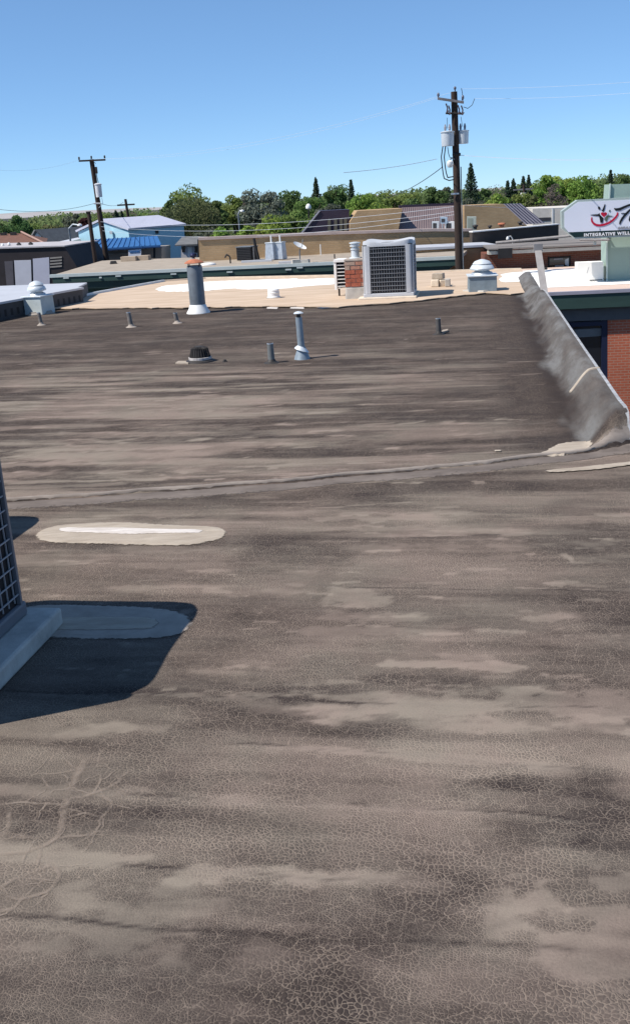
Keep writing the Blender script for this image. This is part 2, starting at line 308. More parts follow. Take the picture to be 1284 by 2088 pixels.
LAPS = []
for (xa, ya, xb, yb, w_) in ((430, 1518, 1284, 1576, .05), (230, 1617, 1284, 1682, .04), (-50, 1408, 1330, 1452, .0), (-60, 1752, 1000, 1806, .05), (600, 1196, 1330, 1208, .0), (560, 1102, 1330, 1082, .0), (-60, 1876, 1330, 1950, .0)):
    a = on(xa, ya); b = on(xb, yb); d = (b - a).normalized(); LAPS.append((a.x, a.y, d.x, d.y, (b - a).length, w_))
def laps(x, y):
    for (ax, ay, dx, dy, L_, w_) in LAPS:
        al = (x - ax) * dx + (y - ay) * dy; wv = .010 * np.sin(al * 4.1 + ax * 9) + .005 * np.sin(al * 13 + ay)
        yield -(x - ax) * dy + (y - ay) * dx + wv, sst(0, .15, al) * (1 - sst(L_ - .2, L_, al)), w_
def paint(x, y):
    u = c10 * x - s10 * y; v = s10 * x + c10 * y
    wob = 0.10 * (fbm(u * 1.1, v * 1.7, 11) - 0.5) + 0.03 * (fbm(u * 7, v * 7, 12) - 0.5)
    t = 0.55 * sst(0.42, 0.72, fbm(u * 0.7, (v + wob) * 6.5, 3, 5)) + 0.35 * sst(0.4, 0.7, fbm(u * 1.6, v * 2.2, 5))
    fine = fbm(u * 4, v * 18, 8, 4)
    near = 1 - sst(4.5, 7.5, y)
    t = t * (0.40 + 0.24 * near) + (fine - 0.5) * (0.22 + .10 * near) + (fbm(u * 1.2, v * 8, 9, 4) - .5) * .28
    mid = sst(4.0, 5.6, y) * (1 - sst(8.5, 12, y)); lf = .22 + .78 * (1 - sst(-2.2, .6, u))
    t = t + (0.75 * sst(.50, .60, fbm(u * .42 + 3, (v + wob * .8) * 3.6, 61, 6)) + .35 * sst(.54, .60, fbm(u * .9, (v + wob) * 9, 62, 5))) * (.08 + .92 * mid * lf + .18 * near) * .85
    t = t + 0.25 * sst(.60, .66, fbm(u * 1.6, v * 26, 63, 3)) * (.25 + .75 * mid * lf)
    t = t - 0.07 + 0.19 * near
    ck = 0.75 + 0.25 * sst(0.40, 0.62, fbm(u * 1.5, v * 2.3, 21)) * (0.55 + 0.45 * near)
    rag = fbm(u * 6, v * 16, 31, 4) - 0.5; rag2 = fbm(u * 22, v * 40, 33, 3) - 0.5; rag3 = fbm(u * 2.5, v * 24, 35, 4) - 0.5
    for (cx, cy, hl, an, hw, st, kk) in BARS:
        m = np.abs(x - cx) < hl + 0.5; m &= np.abs(y - cy) < hl * abs(math.sin(an)) + hw * 3 + 0.3
        if not m.any(): continue
        dx = x[m] - cx; dy = y[m] - cy; a = dx * math.cos(an) + dy * math.sin(an); b = -dx * math.sin(an) + dy * math.cos(an)
        q = np.maximum(np.abs(a) - hl * 0.8, 0) / (hl * 0.25 + 0.01); w = np.abs(b) / hw
        d = np.sqrt(q * q + w * w) + rag[m] * 2.6 + rag2[m] * 1.5 + rag3[m] * 1.2
        g = (1 - sst(0.55, 1.05, d)) * .75 + .25 * (1 - sst(.3, 1.5, d))
        t[m] += st * g * (1 - np.clip(t[m], 0, 1) * 0.6); ck[m] += kk * g
    for (cx, cy, hl, an, hw, st, kk) in DARKS:
        dx = x - cx; dy = y - cy; a = dx * math.cos(an) + dy * math.sin(an); b = -dx * math.sin(an) + dy * math.cos(an)
        q = np.maximum(np.abs(a) - hl * 0.7, 0) / (hl * 0.4); w = np.abs(b) / hw
        g = 1 - sst(0.3, 1.8, np.sqrt(q * q + w * w) + rag * 2.2 + rag2 * .9 + rag3 * .8)
        t -= .75 * st * g * (0.25 + np.clip(t, 0, 1)); ck += kk * g
    for dl, on_, w_ in laps(x, y):
        brk = sst(-.12, .06, rag)
        t -= 0.45 * (1 - sst(.002, .012, np.abs(dl - .006))) * on_ * brk
        if w_: t += 0.30 * sst(-w_ * 1.2, -.004, dl + rag * .03) * (1 - sst(-.004, .002, dl)) * on_ * (1 - np.clip(t, 0, 1))
    sy = seam_y(x); ds = y - sy
    lapband = (1 - sst(0.03, 0.055, np.abs(ds + 0.075 + rag * 0.03)))          # cleaner strip on the near side of the seam
    t = t * (1 - 0.8 * lapband) + 0.50 * lapband
    pale = (1 - sst(0.004, 0.018, np.abs(ds + 0.135 + rag * 0.03)))
    t += 0.7 * pale * sst(-0.25, 0.1, rag); t += 0.75 * (1 - sst(0.010, 0.035, np.abs(ds - 0.028 + rag2 * .012))) * np.clip(.95 + rag * 2, 0, 1)
    crev = (1 - sst(0.003, 0.011, np.abs(ds + 0.020 + rag2 * .006))) * sst(-.35, -.1, rag)
    t -= 0.7 * crev; ck *= 1 - np.clip(lapband + crev, 0, 1)
    # grey aluminised membrane on the cant
    ex = edge_x(y); dc = ex - x
    iso = fbm(u * 7, v * 1.6, 71, 5) - .5
    silver = sst(0.36, 0.22, dc + iso * 0.35) * sst(0.02, 0.2, ds + iso * .3)
    cz = sst(0.42, 0.25, dc + iso * .2) * sst(0, .2, ds); t = t * (1 - .92 * cz) + cz * (.10 + .25 * iso)
    dirt = sst(0.9, 0.5, dc) * (1 - silver) * sst(0, .2, ds); t -= 0.35 * dirt * np.clip(t + .2, 0, 1); t -= 0.12 * dirt
    silver *= 0.45 + 0.55 * sst(0.36, 0.64, fbm(u * 6, v * 1.1, 41, 5))
    cant = sst(0.5, 0.3, dc) * sst(0, .3, ds)
    return np.clip(t, 0, 1), np.clip(ck * (1 - cant), 0, 1), np.clip(silver, 0, 1), 1 - cant
def deck_z(x, y):
    ds = y - seam_y(x); ex = edge_x(y); dc = ex - x
    z = 0.2 * sst(0.28, 0.05, dc) * sst(-0.06, 0.12, ds) * (1 - .35 * sst(13.6, 15.3, y))
    z = z + 0.018 * sst(-0.032, -0.012, ds) * (1 - sst(0.02, 0.5, ds)) + 0.006 * sst(-.15, -.03, ds) * (1 - sst(-0.02, -0.01, ds))
    u = c10 * x - s10 * y; v = s10 * x + c10 * y
    for dl, on_, w_ in laps(x, y): z = z + 0.0035 * (1 - sst(-.002, .010, dl)) * sst(-.5, -.05, dl) * on_
    z = z + 0.010 * (fbm(u * 0.8, v * 2.4, 51, 4) - 0.5) * sst(.1, .5, np.where(ds > 0, dc, 1)) + 0.010 * sst(0.35, 0.2, dc) * sst(0, .2, ds) * (fbm(u * 3, v * 1.6, 52, 3) - 0.5)
    return z
def tensor(xs, ys, edge=False):
    X, Y = np.meshgrid(xs, ys); X = X.ravel().copy(); Y = Y.ravel().copy()
    if edge:
        far = Y > seam_y(X) + 0.0; X = np.where(far & (X > edge_x(Y)), edge_x(Y), X)
    nx, ny = len(xs), len(ys); i = np.arange(nx - 1)[None, :] + nx * np.arange(ny - 1)[:, None]; i = i.ravel()
    return X, Y, np.stack([i, i + 1, i + 1 + nx, i + nx], 1)
zones = [tensor(np.arange(-2.45, 2.451, 0.0125), np.arange(1.25, 6.0001, 0.0125))]
dcol = np.concatenate([np.arange(11.5, 0.7, -0.032), np.arange(0.7, -1e-4, -0.02)]); dcol[-1] = 0          # columns run parallel to the roof edge
Xb, Yb, Fb = tensor(dcol, np.concatenate([np.arange(6.0, 11, 0.026), np.arange(11, 18.2, 0.045)])); zones.append((edge_x(Yb) - Xb, Yb, Fb))
XS = []; YS = []; FS = []; k = 0
for X, Y, Fq in zones:
    ok = np.abs(X[Fq][:, 0] - X[Fq][:, 1]) > 1e-5
    XS.append(X); YS.append(Y); FS.append(Fq[ok] + k); k += len(X)
for (x0, x1, y0, y1) in ((-9, 5, -6, 1.25), (-9.45, -2.45, 1.25, 6.0), (2.45, 5, 1.25, 6.0)):
    XS.append(np.array([x0, x1, x1, x0], float)); YS.append(np.array([y0, y0, y1, y1], float)); FS.append(np.array([[0, 1, 2, 3]]) + k); k += 4
X = np.concatenate(XS); Y = np.concatenate(YS); Fq = np.concatenate(FS); Z = deck_z(X, Y); T, CK, SV, CT = paint(X, Y)
me = bpy.data.meshes.new('roof_deck'); me.vertices.add(len(X)); me.vertices.foreach_set('co', np.stack([X, Y, Z], 1).ravel())
me.loops.add(Fq.size); me.loops.foreach_set('vertex_index', Fq.ravel().astype(np.int32)); me.polygons.add(len(Fq))
me.polygons.foreach_set('loop_start', np.arange(0, Fq.size, 4, dtype=np.int32)); me.polygons.foreach_set('use_smooth', np.ones(len(Fq), bool))
me.update(); me.validate()
at_ = me.attributes.new('wear', 'FLOAT_COLOR', 'POINT'); at_.data.foreach_set('color', np.stack([T, CK, SV, CT], 1).ravel().astype(np.float32))
def roofmat():
    m = bpy.data.materials.new('weathered_membrane'); m.use_nodes = True; nt = m.node_tree; N = nt.nodes; L = nt.links
    b = N['Principled BSDF']; b.inputs['Specular IOR Level'].default_value = 0.06
    def math_(op, a, c=None, clamp=False):
        n = N.new('ShaderNodeMath'); n.operation = op; n.use_clamp = clamp
        for i, q in enumerate((a, c)):
            if q is None: continue
            if isinstance(q, (int, float)): n.inputs[i].default_value = q
            else: L.new(q, n.inputs[i])
        return n.outputs[0]
    def mixc(fac, c1, c2, mode='MIX'):
        n = N.new('ShaderNodeMix'); n.data_type = 'RGBA'; n.blend_type = mode
        for i, q in ((0, fac), (6, c1), (7, c2)):
            if isinstance(q, (int, float)): n.inputs[i].default_value = q
            elif isinstance(q, tuple): n.inputs[i].default_value = (*q, 1)
            else: L.new(q, n.inputs[i])
        return n.outputs[2]
    def rng_(src, a, c, d=0.0, e=1.0):
        n = N.new('ShaderNodeMapRange'); n.interpolation_type = 'SMOOTHSTEP'
        for i, q in enumerate((a, c, d, e)): n.inputs[i + 1].default_value = q
        L.new(src, n.inputs[0]); return n.outputs[0]
    def noise(vec, sc, det=4, rough=0.6, out=0):
        n = N.new('ShaderNodeTexNoise'); n.inputs['Scale'].default_value = sc; n.inputs['Detail'].default_value = det; n.inputs['Roughness'].default_value = rough
        L.new(vec, n.inputs[0]); return n.outputs[out]
    at = N.new('ShaderNodeAttribute'); at.attribute_name = 'wear'; sp = N.new('ShaderNodeSeparateColor'); L.new(at.outputs['Color'], sp.inputs[0])
    geo = N.new('ShaderNodeNewGeometry'); rot = N.new('ShaderNodeMapping'); rot.inputs['Rotation'].default_value = (0, 0, R(10)); L.new(geo.outputs['Position'], rot.inputs[0])
    st = N.new('ShaderNodeMapping'); st.inputs['Scale'].default_value = (0.28, 1.0, 1); L.new(rot.outputs[0], st.inputs[0])
    fine0 = noise(st.outputs[0], 24, 6, 0.7); fine = math_('ADD', math_('MULTIPLY', math_('SUBTRACT', fine0, .5), at.outputs['Alpha']), .5); grain = noise(rot.outputs[0], 160, 3, 0.7); hue = noise(rot.outputs[0], 1.3, 4); blot = noise(rot.outputs[0], 5.5, 5, .65)
    tone = math_('ADD', sp.outputs[0], math_('MULTIPLY', math_('SUBTRACT', fine, 0.5), 0.34)); tone = math_('ADD', tone, math_('MULTIPLY', math_('SUBTRACT', grain, 0.5), 0.5))
    tone = math_('ADD', tone, math_('MULTIPLY', math_('SUBTRACT', blot, 0.5), 0.42), True)
    cd = mixc(rng_(hue, 0.35, 0.65), (0.040, 0.0310, 0.0275), (0.038, 0.0305, 0.029)); cl = mixc(rng_(hue, 0.38, 0.62), (0.258, 0.200, 0.165), (0.240, 0.202, 0.162))
    col = mixc(tone, cd, cl)
    # alligator cracks: dusty pale joints round darker scales
    wv = N.new('ShaderNodeTexNoise'); wv.inputs['Scale'].default_value = 5; wv.inputs['Detail'].default_value = 4; L.new(rot.outputs[0], wv.inputs[0])
    vm = N.new('ShaderNodeVectorMath'); vm.operation = 'MULTIPLY_ADD'; L.new(wv.outputs['Color'], vm.inputs[0]); vm.inputs[1].default_value = (0.05, 0.05, 0); L.new(rot.outputs[0], vm.inputs[2])
    wv2 = N.new('ShaderNodeTexNoise'); wv2.inputs['Scale'].default_value = 55; wv2.inputs['Detail'].default_value = 2; L.new(rot.outputs[0], wv2.inputs[0])
    vm2 = N.new('ShaderNodeVectorMath'); vm2.operation = 'MULTIPLY_ADD'; L.new(wv2.outputs['Color'], vm2.inputs[0]); vm2.inputs[1].default_value = (0.012, 0.012, 0); L.new(vm.outputs[0], vm2.inputs[2])
    def vor(sc, rnd=1.0):
        n = N.new('ShaderNodeTexVoronoi'); n.voronoi_dimensions = '2D'; n.feature = 'DISTANCE_TO_EDGE'; n.inputs['Scale'].default_value = sc; n.inputs['Randomness'].default_value = rnd
        L.new(vm2.outputs[0], n.inputs[0]); return n.outputs['Distance']
    sel = rng_(noise(rot.outputs[0], 2.1, 3), .44, .56); vmx = N.new('ShaderNodeMix'); L.new(sel, vmx.inputs[0]); L.new(vor(80, 1.0), vmx.inputs[2]); L.new(vor(122, 0.95), vmx.inputs[3]); v1 = vmx.outputs[0]; lbrk = rng_(noise(rot.outputs[0], 70, 3, .7), .30, .55, .2, 1); v2 = vor(27, 1.0); brk = noise(rot.outputs[0], 14, 3); brk2 = noise(rot.outputs[0], 3.2, 4); ckm = math_('MULTIPLY', math_('MULTIPLY', sp.outputs[1], rng_(brk, 0.22, 0.58, .5, 1)), rng_(brk2, .30, .58, .55, 1), True)
    l1 = math_('SUBTRACT', 1, rng_(v1, 0.01, 0.15)); l2 = math_('SUBTRACT', 1, rng_(v2, 0.004, 0.05))
    ln = math_('MULTIPLY', math_('MULTIPLY', math_('MAXIMUM', math_('MULTIPLY', l1, 0.8), l2), ckm), lbrk, True)
    sc = math_('MULTIPLY', rng_(v1, 0.05, 0.3), ckm)
    col = mixc(math_('MULTIPLY', sc, 0.38), col, (0.056, 0.044, 0.039))
    col = mixc(math_('MULTIPLY', ln, 0.52), col, (0.36, 0.285, 0.225))
    cm = N.new('ShaderNodeMapping'); cm.inputs['Scale'].default_value = (2.2, .5, 1); L.new(rot.outputs[0], cm.inputs[0])
    sil = math_('MULTIPLY', sp.outputs[2], rng_(noise(cm.outputs[0], 4, 6, 0.7), 0.28, 0.66, .35, 1), True)
    col = mixc(math_('MULTIPLY', sil, .85), col, (0.185, 0.18, 0.17))
    L.new(col, b.inputs['Base Color'])
    ro = math_('SUBTRACT', 0.95, math_('MULTIPLY', sil, 0.4)); L.new(ro, b.inputs['Roughness'])
    hgt = math_('ADD', math_('MULTIPLY', ln, -0.25), math_('MULTIPLY', grain, 0.45)); hgt = math_('ADD', hgt, math_('MULTIPLY', fine, 0.5)); hgt = math_('ADD', hgt, math_('MULTIPLY', math_('MULTIPLY', rng_(v1, 0, .3), ckm), .5))
    bp = N.new('ShaderNodeBump'); bp.inputs['Strength'].default_value = 0.55; bp.inputs['Distance'].default_value = 0.006; L.new(hgt, bp.inputs['Height']); L.new(bp.outputs[0], b.inputs['Normal'])
    return m
me.materials.append(roofmat()); deck = bpy.data.objects.new('roof_deck', me); COL.link(deck); tag(deck, 'dark cracked bitumen flat roof', kind='structure')

def ragged(pts, amp, step, seed):
    r_ = random.Random(seed); out = []; n = len(pts)
    for i in range(n):
        a = Vector(pts[i]); b = Vector(pts[(i + 1) % n]); L_ = (b - a).length; k_ = max(1, int(L_ / step))
        nn = Vector((-(b - a).y, (b - a).x, 0)).normalized()
        for j in range(k_): out.append(a.lerp(b, j / k_) + nn * r_.uniform(-amp, amp) * (0.4 if j == 0 else 1))
    return out
def feathered(m):
    k = m.name + '_feathered'
    if k in MATS: return MATS[k]
    m2 = m.copy(); m2.name = k; N = m2.node_tree.nodes; L = m2.node_tree.links; b = N['Principled BSDF']
    a = N.new('ShaderNodeAttribute'); a.attribute_name = 'cover'; g = N.new('ShaderNodeNewGeometry'); nz = N.new('ShaderNodeTexNoise'); nz.inputs['Scale'].default_value = 38; nz.inputs['Detail'].default_value = 5; L.new(g.outputs['Position'], nz.inputs[0])
    ad = N.new('ShaderNodeMath'); L.new(a.outputs['Fac'], ad.inputs[0]); L.new(nz.outputs[0], ad.inputs[1])
    mr = N.new('ShaderNodeMapRange'); mr.inputs[1].default_value = .62; mr.inputs[2].default_value = .95; L.new(ad.outputs[0], mr.inputs[0]); L.new(mr.outputs[0], b.inputs['Alpha'])
    MATS[k] = m2; return m2
def sheet(name, pts, z, th, m, parent, amp=0.01, step=0.06, seed=1, sm=1):
    """a brushed-on coat that follows the deck, thin and uneven at its rim"""
    p = ragged([(q.x, q.y, 0) for q in pts], amp * 1.6, step, seed)
    for _ in range(sm): p = [(p[i - 1] + p[i] * 2 + p[(i + 1) % len(p)]) / 4 for i in range(len(p))]
    p = ragged(p, amp * .5, step * .3, seed + 50)
    cx = sum(q.x for q in p) / len(p); cy = sum(q.y for q in p) / len(p); n = len(p); V = []; C_ = []
    mind = 0.028
    for ring, cov in ((0.0, 1), (.35, 1), (.65, 1), (.85, 1), (None, .95), (1.0, 0.0)):
        for q in p:
            d = Vector((q.x - cx, q.y - cy)); L_ = d.length; k_ = ring if ring is not None else max(.86, 1 - mind / max(L_, .03))
            if ring == 1.0: k_ = 1 + .012 / max(L_, .05)
            V.append((cx + d.x * k_, cy + d.y * k_)); C_.append(cov)
    A_ = np.array(V); zz = deck_z(A_[:, 0], A_[:, 1]) if parent is deck or (parent is not None and parent.parent is deck) else np.zeros(len(V))
    zz = zz + z + th * np.repeat([1, 1, 1, 1, .8, .1], n)
    fs = [(k * n + i, k * n + (i + 1) % n, (k + 1) * n + (i + 1) % n, (k + 1) * n + i) for k in range(5) for i in range(n)]
    me = bpy.data.meshes.new(name); me.from_pydata([(a_, b_, c_) for (a_, b_), c_ in zip(V, zz)], [], fs); at_ = me.attributes.new('cover', 'FLOAT', 'POINT'); at_.data.foreach_set('value', C_); me.materials.append(feathered(m) if m is not water else m)
    o = bpy.data.objects.new(name, me); COL.link(o); o.parent = parent; return o
def pp(*l): return [on(x, y) for x, y in l]
o = sheet('sealant_patch', pp((66, 1100), (75, 1082), (120, 1070), (230, 1066), (400, 1074), (455, 1076), (468, 1088), (450, 1102), (390, 1113), (250, 1111), (110, 1108)), 0.002, 0.005, mastic, deck, 0.007, 0.05, 3, 3)
o['label'] = 'cream sealant patch with a white strip lying in the sun'
sheet('seal_tape', pp((118, 1087), (118, 1078), (260, 1080), (420, 1083), (412, 1090), (250, 1091)), 0.0075, 0.003, whitetape, o, 0.004, 0.05, 4)
o = sheet('sealant_patch', pp((40, 1236), (130, 1236), (300, 1240), (396, 1250), (404, 1270), (372, 1302), (240, 1304), (30, 1300)), 0.002, 0.005, mastic_d, deck, 0.007, 0.06, 5, 3)  # duller mastic than the sunny patch, shade put into its colour
o['label'] = 'cream sealant patch lying in the shadow beside the pad'
sheet('seal_tape', pp((60, 1262), (200, 1262), (322, 1262), (328, 1274), (318, 1286), (200, 1286), (60, 1288)), 0.0075, 0.003, mastic, o, 0.004, 0.05, 6)  # white strip dimmed to mastic, the shadow painted into its colour
o = sheet('sealant_patch', pp((1100, 934), (1128, 914), (1160, 903), (1190, 903), (1202, 910), (1212, 917), (1190, 924), (1145, 936)), 0.002, 0.004, mastic, deck, 0.02, 0.05, 8)
o['label'] = 'cream coating patch at the corner by the edge kerb'
sheet('mastic_streak', pp((1100, 962), (1180, 956), (1284, 943), (1330, 938), (1330, 946), (1220, 958), (1120, 966)), 0.006, 0.004, mastic, deck, 0.008, 0.05, 9)
for i, (x, y, w_, h_) in enumerate(((556, 627, 11, 4), (606, 627, 14, 4), (1015, 924, 12, 3))):
    sheet('paint_spill', pp((x - w_, y + h_ * .8), (x - w_ * .9, y - h_ * .8), (x + w_, y - h_), (x + w_, y + h_)), 0.007, 0.003, whitetape if i < 2 else mastic, deck, 0.012, 0.04, 20 + i)
# edge strip of the cant: rib seam bead, metal flashing, outside wall
rib = [];
for i in range(15):
    t = i / 14; q = on(1165 + t * 92, 806 - 26 * t + 6 * math.sin(t * 6)); 
    xx = 2.06 + t * 0.42; yy = 7.62 + 0.10 * t; zz = float(deck_z(np.array([xx]), np.array([yy]))[0]); rib.append(Vector((xx, yy, zz)))
rb_ = MB()
for a, b in zip(rib[:-1], rib[1:]):
    if a.x < edge_x(a.y) - .01: rb_.prism([a + Vector((0, -.028, -.004)), a + Vector((0, .028, -.004)), a + Vector((0, .02, .009)), a + Vector((0, -.02, .009))], (b - a) * 1.02)
rb_.build('sealed_lap', mastic, deck)
fl = MB()
ys = np.linspace(5.97, 15.2, 90)
for a, b in zip(ys[:-1], ys[1:]):
    A = Vector((edge_x(a), a, float(deck_z(np.array([edge_x(a)]), np.array([a]))[0]))); B_ = Vector((edge_x(b), b, float(deck_z(np.array([edge_x(b)]), np.array([b]))[0])))
    fl.add([A + Vector((-.014, 0, .005)), A + Vector((.010, 0, .006)), B_ + Vector((.010, 0, .006)), B_ + Vector((-.014, 0, .005)), A + Vector((.012, 0, -.11)), B_ + Vector((.012, 0, -.11))], [(0, 1, 2, 3), (1, 4, 5, 2)])
fl.build('edge_flashing', mat('flashing_metal', (0.40, 0.40, 0.40), 0.6, 0.2, 0.35, 18, .3), deck)
MB().prism([(edge_x(6) + 0.0, 6.0, -.05), (edge_x(15.6), 15.6, -.05), (edge_x(15.6) - .25, 15.6, -.05), (edge_x(6) - .25, 6.0, -.05)], (0, 0, GROUND + .05)).build('wall', redbrick, deck)
MB().prism([(2.0, 6.0, -.03), (5.0, 6.0, -.03), (5.0, 5.75, -.03), (2.0, 5.75, -.03)], (0, 0, GROUND + .03)).build('wall', redbrick, deck)

# lapped seam: cover strip on the near side, dark open joint, lip of the upper sheet
def seam_strip(name, prof, m):
    xs = np.arange(-3.4, 2.9, .03); V = []; C_ = []; n = len(prof); sy = seam_y(xs) + .006 * np.array([rng.uniform(-1, 1) for _ in xs])
    wv = fbm(xs * 3, xs * 0 + 2, 81, 4) - .5
    for x, y0, w_ in zip(xs, sy, wv):
        for k_, (ds, dz, cov) in enumerate(prof):
            yy = y0 + ds * (1 + .5 * w_ * (k_ == 0)); V.append((x, yy, float(deck_z(np.array([x]), np.array([yy]))[0]) + dz)); C_.append(cov)
    fs = [(i * n + j, (i + 1) * n + j, (i + 1) * n + j + 1, i * n + j + 1) for i in range(len(xs) - 1) for j in range(n - 1)]
    me = bpy.data.meshes.new(name); me.from_pydata(V, [], fs); at_ = me.attributes.new('cover', 'FLOAT', 'POINT'); at_.data.foreach_set('value', C_); me.materials.append(feathered(m)); me.polygons.foreach_set('use_smooth', [True] * len(fs))
    o = bpy.data.objects.new(name, me); COL.link(o); o.parent = deck
seam_strip('seam_cover', [(-.15, .001, .0), (-.128, .003, .5), (-.07, .006, .7), (-.036, .008, .75), (-.032, .001, .75)], mat('seam_felt', (.10, .082, .072), .9, 0, .2, 7, .3, stretch=(.5, 1.5, 1), col2=(.20, .165, .142)))
seam_strip('seam_lip', [(-.016, .0, .9), (-.014, .012, .9), (.006, .014, .7), (.028, .006, .4), (.05, .001, 0)], mat('lip_felt', (.17, .14, .12), .9, 0, .2, 7, .3, stretch=(.5, 1.5, 1), col2=(.32, .275, .238)))

# long pale dusty cracks at the near left
def cracks():
    PL = [[(350, 190), (332, 240), (290, 310), (270, 380), (262, 440), (240, 520), (172, 555), (110, 580), (0, 582)], [(332, 240), (250, 258), (145, 255), (130, 275)], [(345, 232), (440, 228)],
          [(270, 365), (370, 345), (470, 304), (530, 240)], [(375, 345), (440, 358), (472, 390), (415, 432), (400, 490), (310, 545)], [(262, 395), (200, 380), (110, 374), (0, 385)], [(35, 400), (42, 450), (20, 500)], [(-20, 502), (70, 508), (150, 524)],
          [(262, 440), (340, 420), (420, 432)], [(170, 555), (155, 640)], [(240, 520), (330, 512), (420, 490)], [(0, 725), (100, 680), (165, 645), (235, 640), (248, 700), (200, 745), (70, 782), (10, 745)], [(100, 690), (240, 704)], [(90, 440), (150, 400)], [(380, 345), (400, 310), (415, 260), (380, 258)],
          [(470, 304), (520, 340)], [(290, 318), (220, 326), (200, 345)], [(110, 580), (95, 630)], [(-10, 825), (55, 822), (90, 780), (150, 720)], [(0, 865), (60, 850)]]
    WD = [11, 5, 5, 7, 5, 6, 8, 12, 6, 5, 6, 7, 4, 4, 4, 4, 4, 4, 6, 4]
    m = bpy.data.materials.new('crack_dust'); m.use_nodes = True; N = m.node_tree.nodes; L = m.node_tree.links; b = N['Principled BSDF']
    b.inputs['Base Color'].default_value = (0.33, 0.262, 0.208, 1); b.inputs['Roughness'].default_value = 0.9
    a = N.new('ShaderNodeAttribute'); a.attribute_name = 'cover'; nz = N.new('ShaderNodeTexNoise'); nz.inputs['Scale'].default_value = 22; g = N.new('ShaderNodeNewGeometry'); L.new(g.outputs['Position'], nz.inputs[0])
    mu = N.new('ShaderNodeMath'); mu.operation = 'MULTIPLY'; L.new(a.outputs['Fac'], mu.inputs[0]); mr = N.new('ShaderNodeMapRange'); mr.inputs[1].default_value = .3; mr.inputs[2].default_value = .65; mr.inputs[3].default_value = .12; mr.inputs[4].default_value = .48; L.new(nz.outputs[0], mr.inputs[0]); L.new(mr.outputs[0], mu.inputs[1]); L.new(mu.outputs[0], b.inputs['Alpha'])
    V = []; Fc = []; C_ = []; r_ = random.Random(5)
    for pl in list(PL):
        for (x, y) in pl[1:-1]:
            for _ in range(1):
                q = [(x, y)]; a0 = r_.uniform(0, 6.28)
                for k_ in range(r_.randint(2, 4)): a0 += r_.uniform(-.6, .6); q.append((q[-1][0] + 38 * math.cos(a0), q[-1][1] + 26 * math.sin(a0)))
                PL.append(q); WD.append(r_.uniform(2, 3.5))
    for pl, w in zip(PL, WD):
        q = [on(x / 2.006, 1450 + y / 2.006) for x, y in pl]; fin = []
        for a_, b_ in zip(q[:-1], q[1:]):
            n = max(2, int((b_ - a_).length / 0.02))
            for j in range(n): fin.append(a_.lerp(b_, j / n))
        fin.append(q[-1])
        for _ in range(1): fin = [fin[0]] + [(fin[i - 1] + fin[i] * 2 + fin[i + 1]) / 4 for i in range(1, len(fin) - 1)] + [fin[-1]]
        for i in range(1, len(fin) - 1): fin[i] = fin[i] + Vector((r_.uniform(-.004, .004), r_.uniform(-.005, .005), 0))
        n = len(fin); k0 = len(V)
        for i, p in enumerate(fin):
            d = (fin[min(i + 1, n - 1)] - fin[max(i - 1, 0)]).normalized(); s = Vector((-d.y, d.x, 0)); t = i / (n - 1); ww = w * 0.00046 * (1.1 - 0.5 * t) * r_.uniform(.8, 1.2)
            z = float(deck_z(np.array([p.x]), np.array([p.y]))[0]) + .0025
            for e, cc in ((-3.2, 0), (-.7, 1), (.7, 1), (3.2, 0)): qv = p + s * ww * e; V.append((qv.x, qv.y, z)); C_.append(cc * (0.25 if i in (0, n - 1) else 1))
        for i in range(n - 1):
            for j in range(3): a0 = k0 + i * 4 + j; Fc.append((a0, a0 + 1, a0 + 5, a0 + 4))
    me = bpy.data.meshes.new('dusty_cracks'); me.from_pydata(V, [], Fc); at_ = me.attributes.new('cover', 'FLOAT', 'POINT'); at_.data.foreach_set('value', C_); me.materials.append(m)
    o = bpy.data.objects.new('dusty_cracks', me); COL.link(o); o.parent = deck; o['kind'] = 'stuff'
cracks()

# ------------------------------------------------------------------ tan coated roof beyond
bd = [(-40, 664), (40, 645), (112, 632), (250, 631), (400, 630), (550, 627), (690, 629), (760, 624), (860, 616), (930, 606), (968, 603), (990, 600), (1040, 603), (1080, 599), (1103, 597)]
near_edge = [on(x, y) for x, y in bd]; far_edge = [on(x, y) for x, y in ((1062, 553), (940, 556), (690, 566), (420, 571), (332, 577), (200, 601), (150, 612), (118, 620))]
p = []
for a, b in zip(near_edge[2:-1], near_edge[3:]):
    n = max(1, int((b - a).length / .12))
    for j in range(n): q = a.lerp(b, j / n); p.append(Vector((q.x, q.y + rng.uniform(-.06, .06), 0.016)))
p.append(Vector((near_edge[-1].x, near_edge[-1].y, .016)))
p += [Vector((q.x, q.y, 0.016)) for q in far_edge]
tanroof = MB().prism(p, (0, 0, 0.012)).build('tan_roof', tancoat); tag(tanroof, 'tan coated section of the flat roof', kind='structure')
MB().prism([q + Vector((0, 0, -.03)) for q in p], (0, 0, GROUND + 0.2)).build('building_mass', tanbrick, tanroof)
sheet('white_coating', pp((300, 594), (345, 584), (420, 577), (560, 572), (690, 570), (690, 583), (620, 586), (540, 594), (480, 590), (420, 596), (360, 598)), 0.0285, 0.004, whitecoat, tanroof, 0.12, 0.25, 31)
sheet('white_coating', pp((1018, 580), (1022, 562), (1060, 557), (1075, 557), (1085, 577)), 0.0285, 0.004, whitecoat, tanroof, 0.05, 0.2, 32)
e = MB()
for a, b in zip(far_edge[4:], far_edge[5:]): e.prism([a + Vector((0, 0, .02)), a + Vector((.05, 0, .02)), a + Vector((.05, 0, .07)), a + Vector((0, 0, .07))], b - a)
e.build('edge_flashing', galvp, tanroof)
e = MB()
for a, b in zip(far_edge[0:4], far_edge[1:5]): e.prism([a + Vector((0, 0, .02)), a + Vector((0, .05, .02)), a + Vector((0, .05, .06)), a + Vector((0, 0, .06))], b - a)
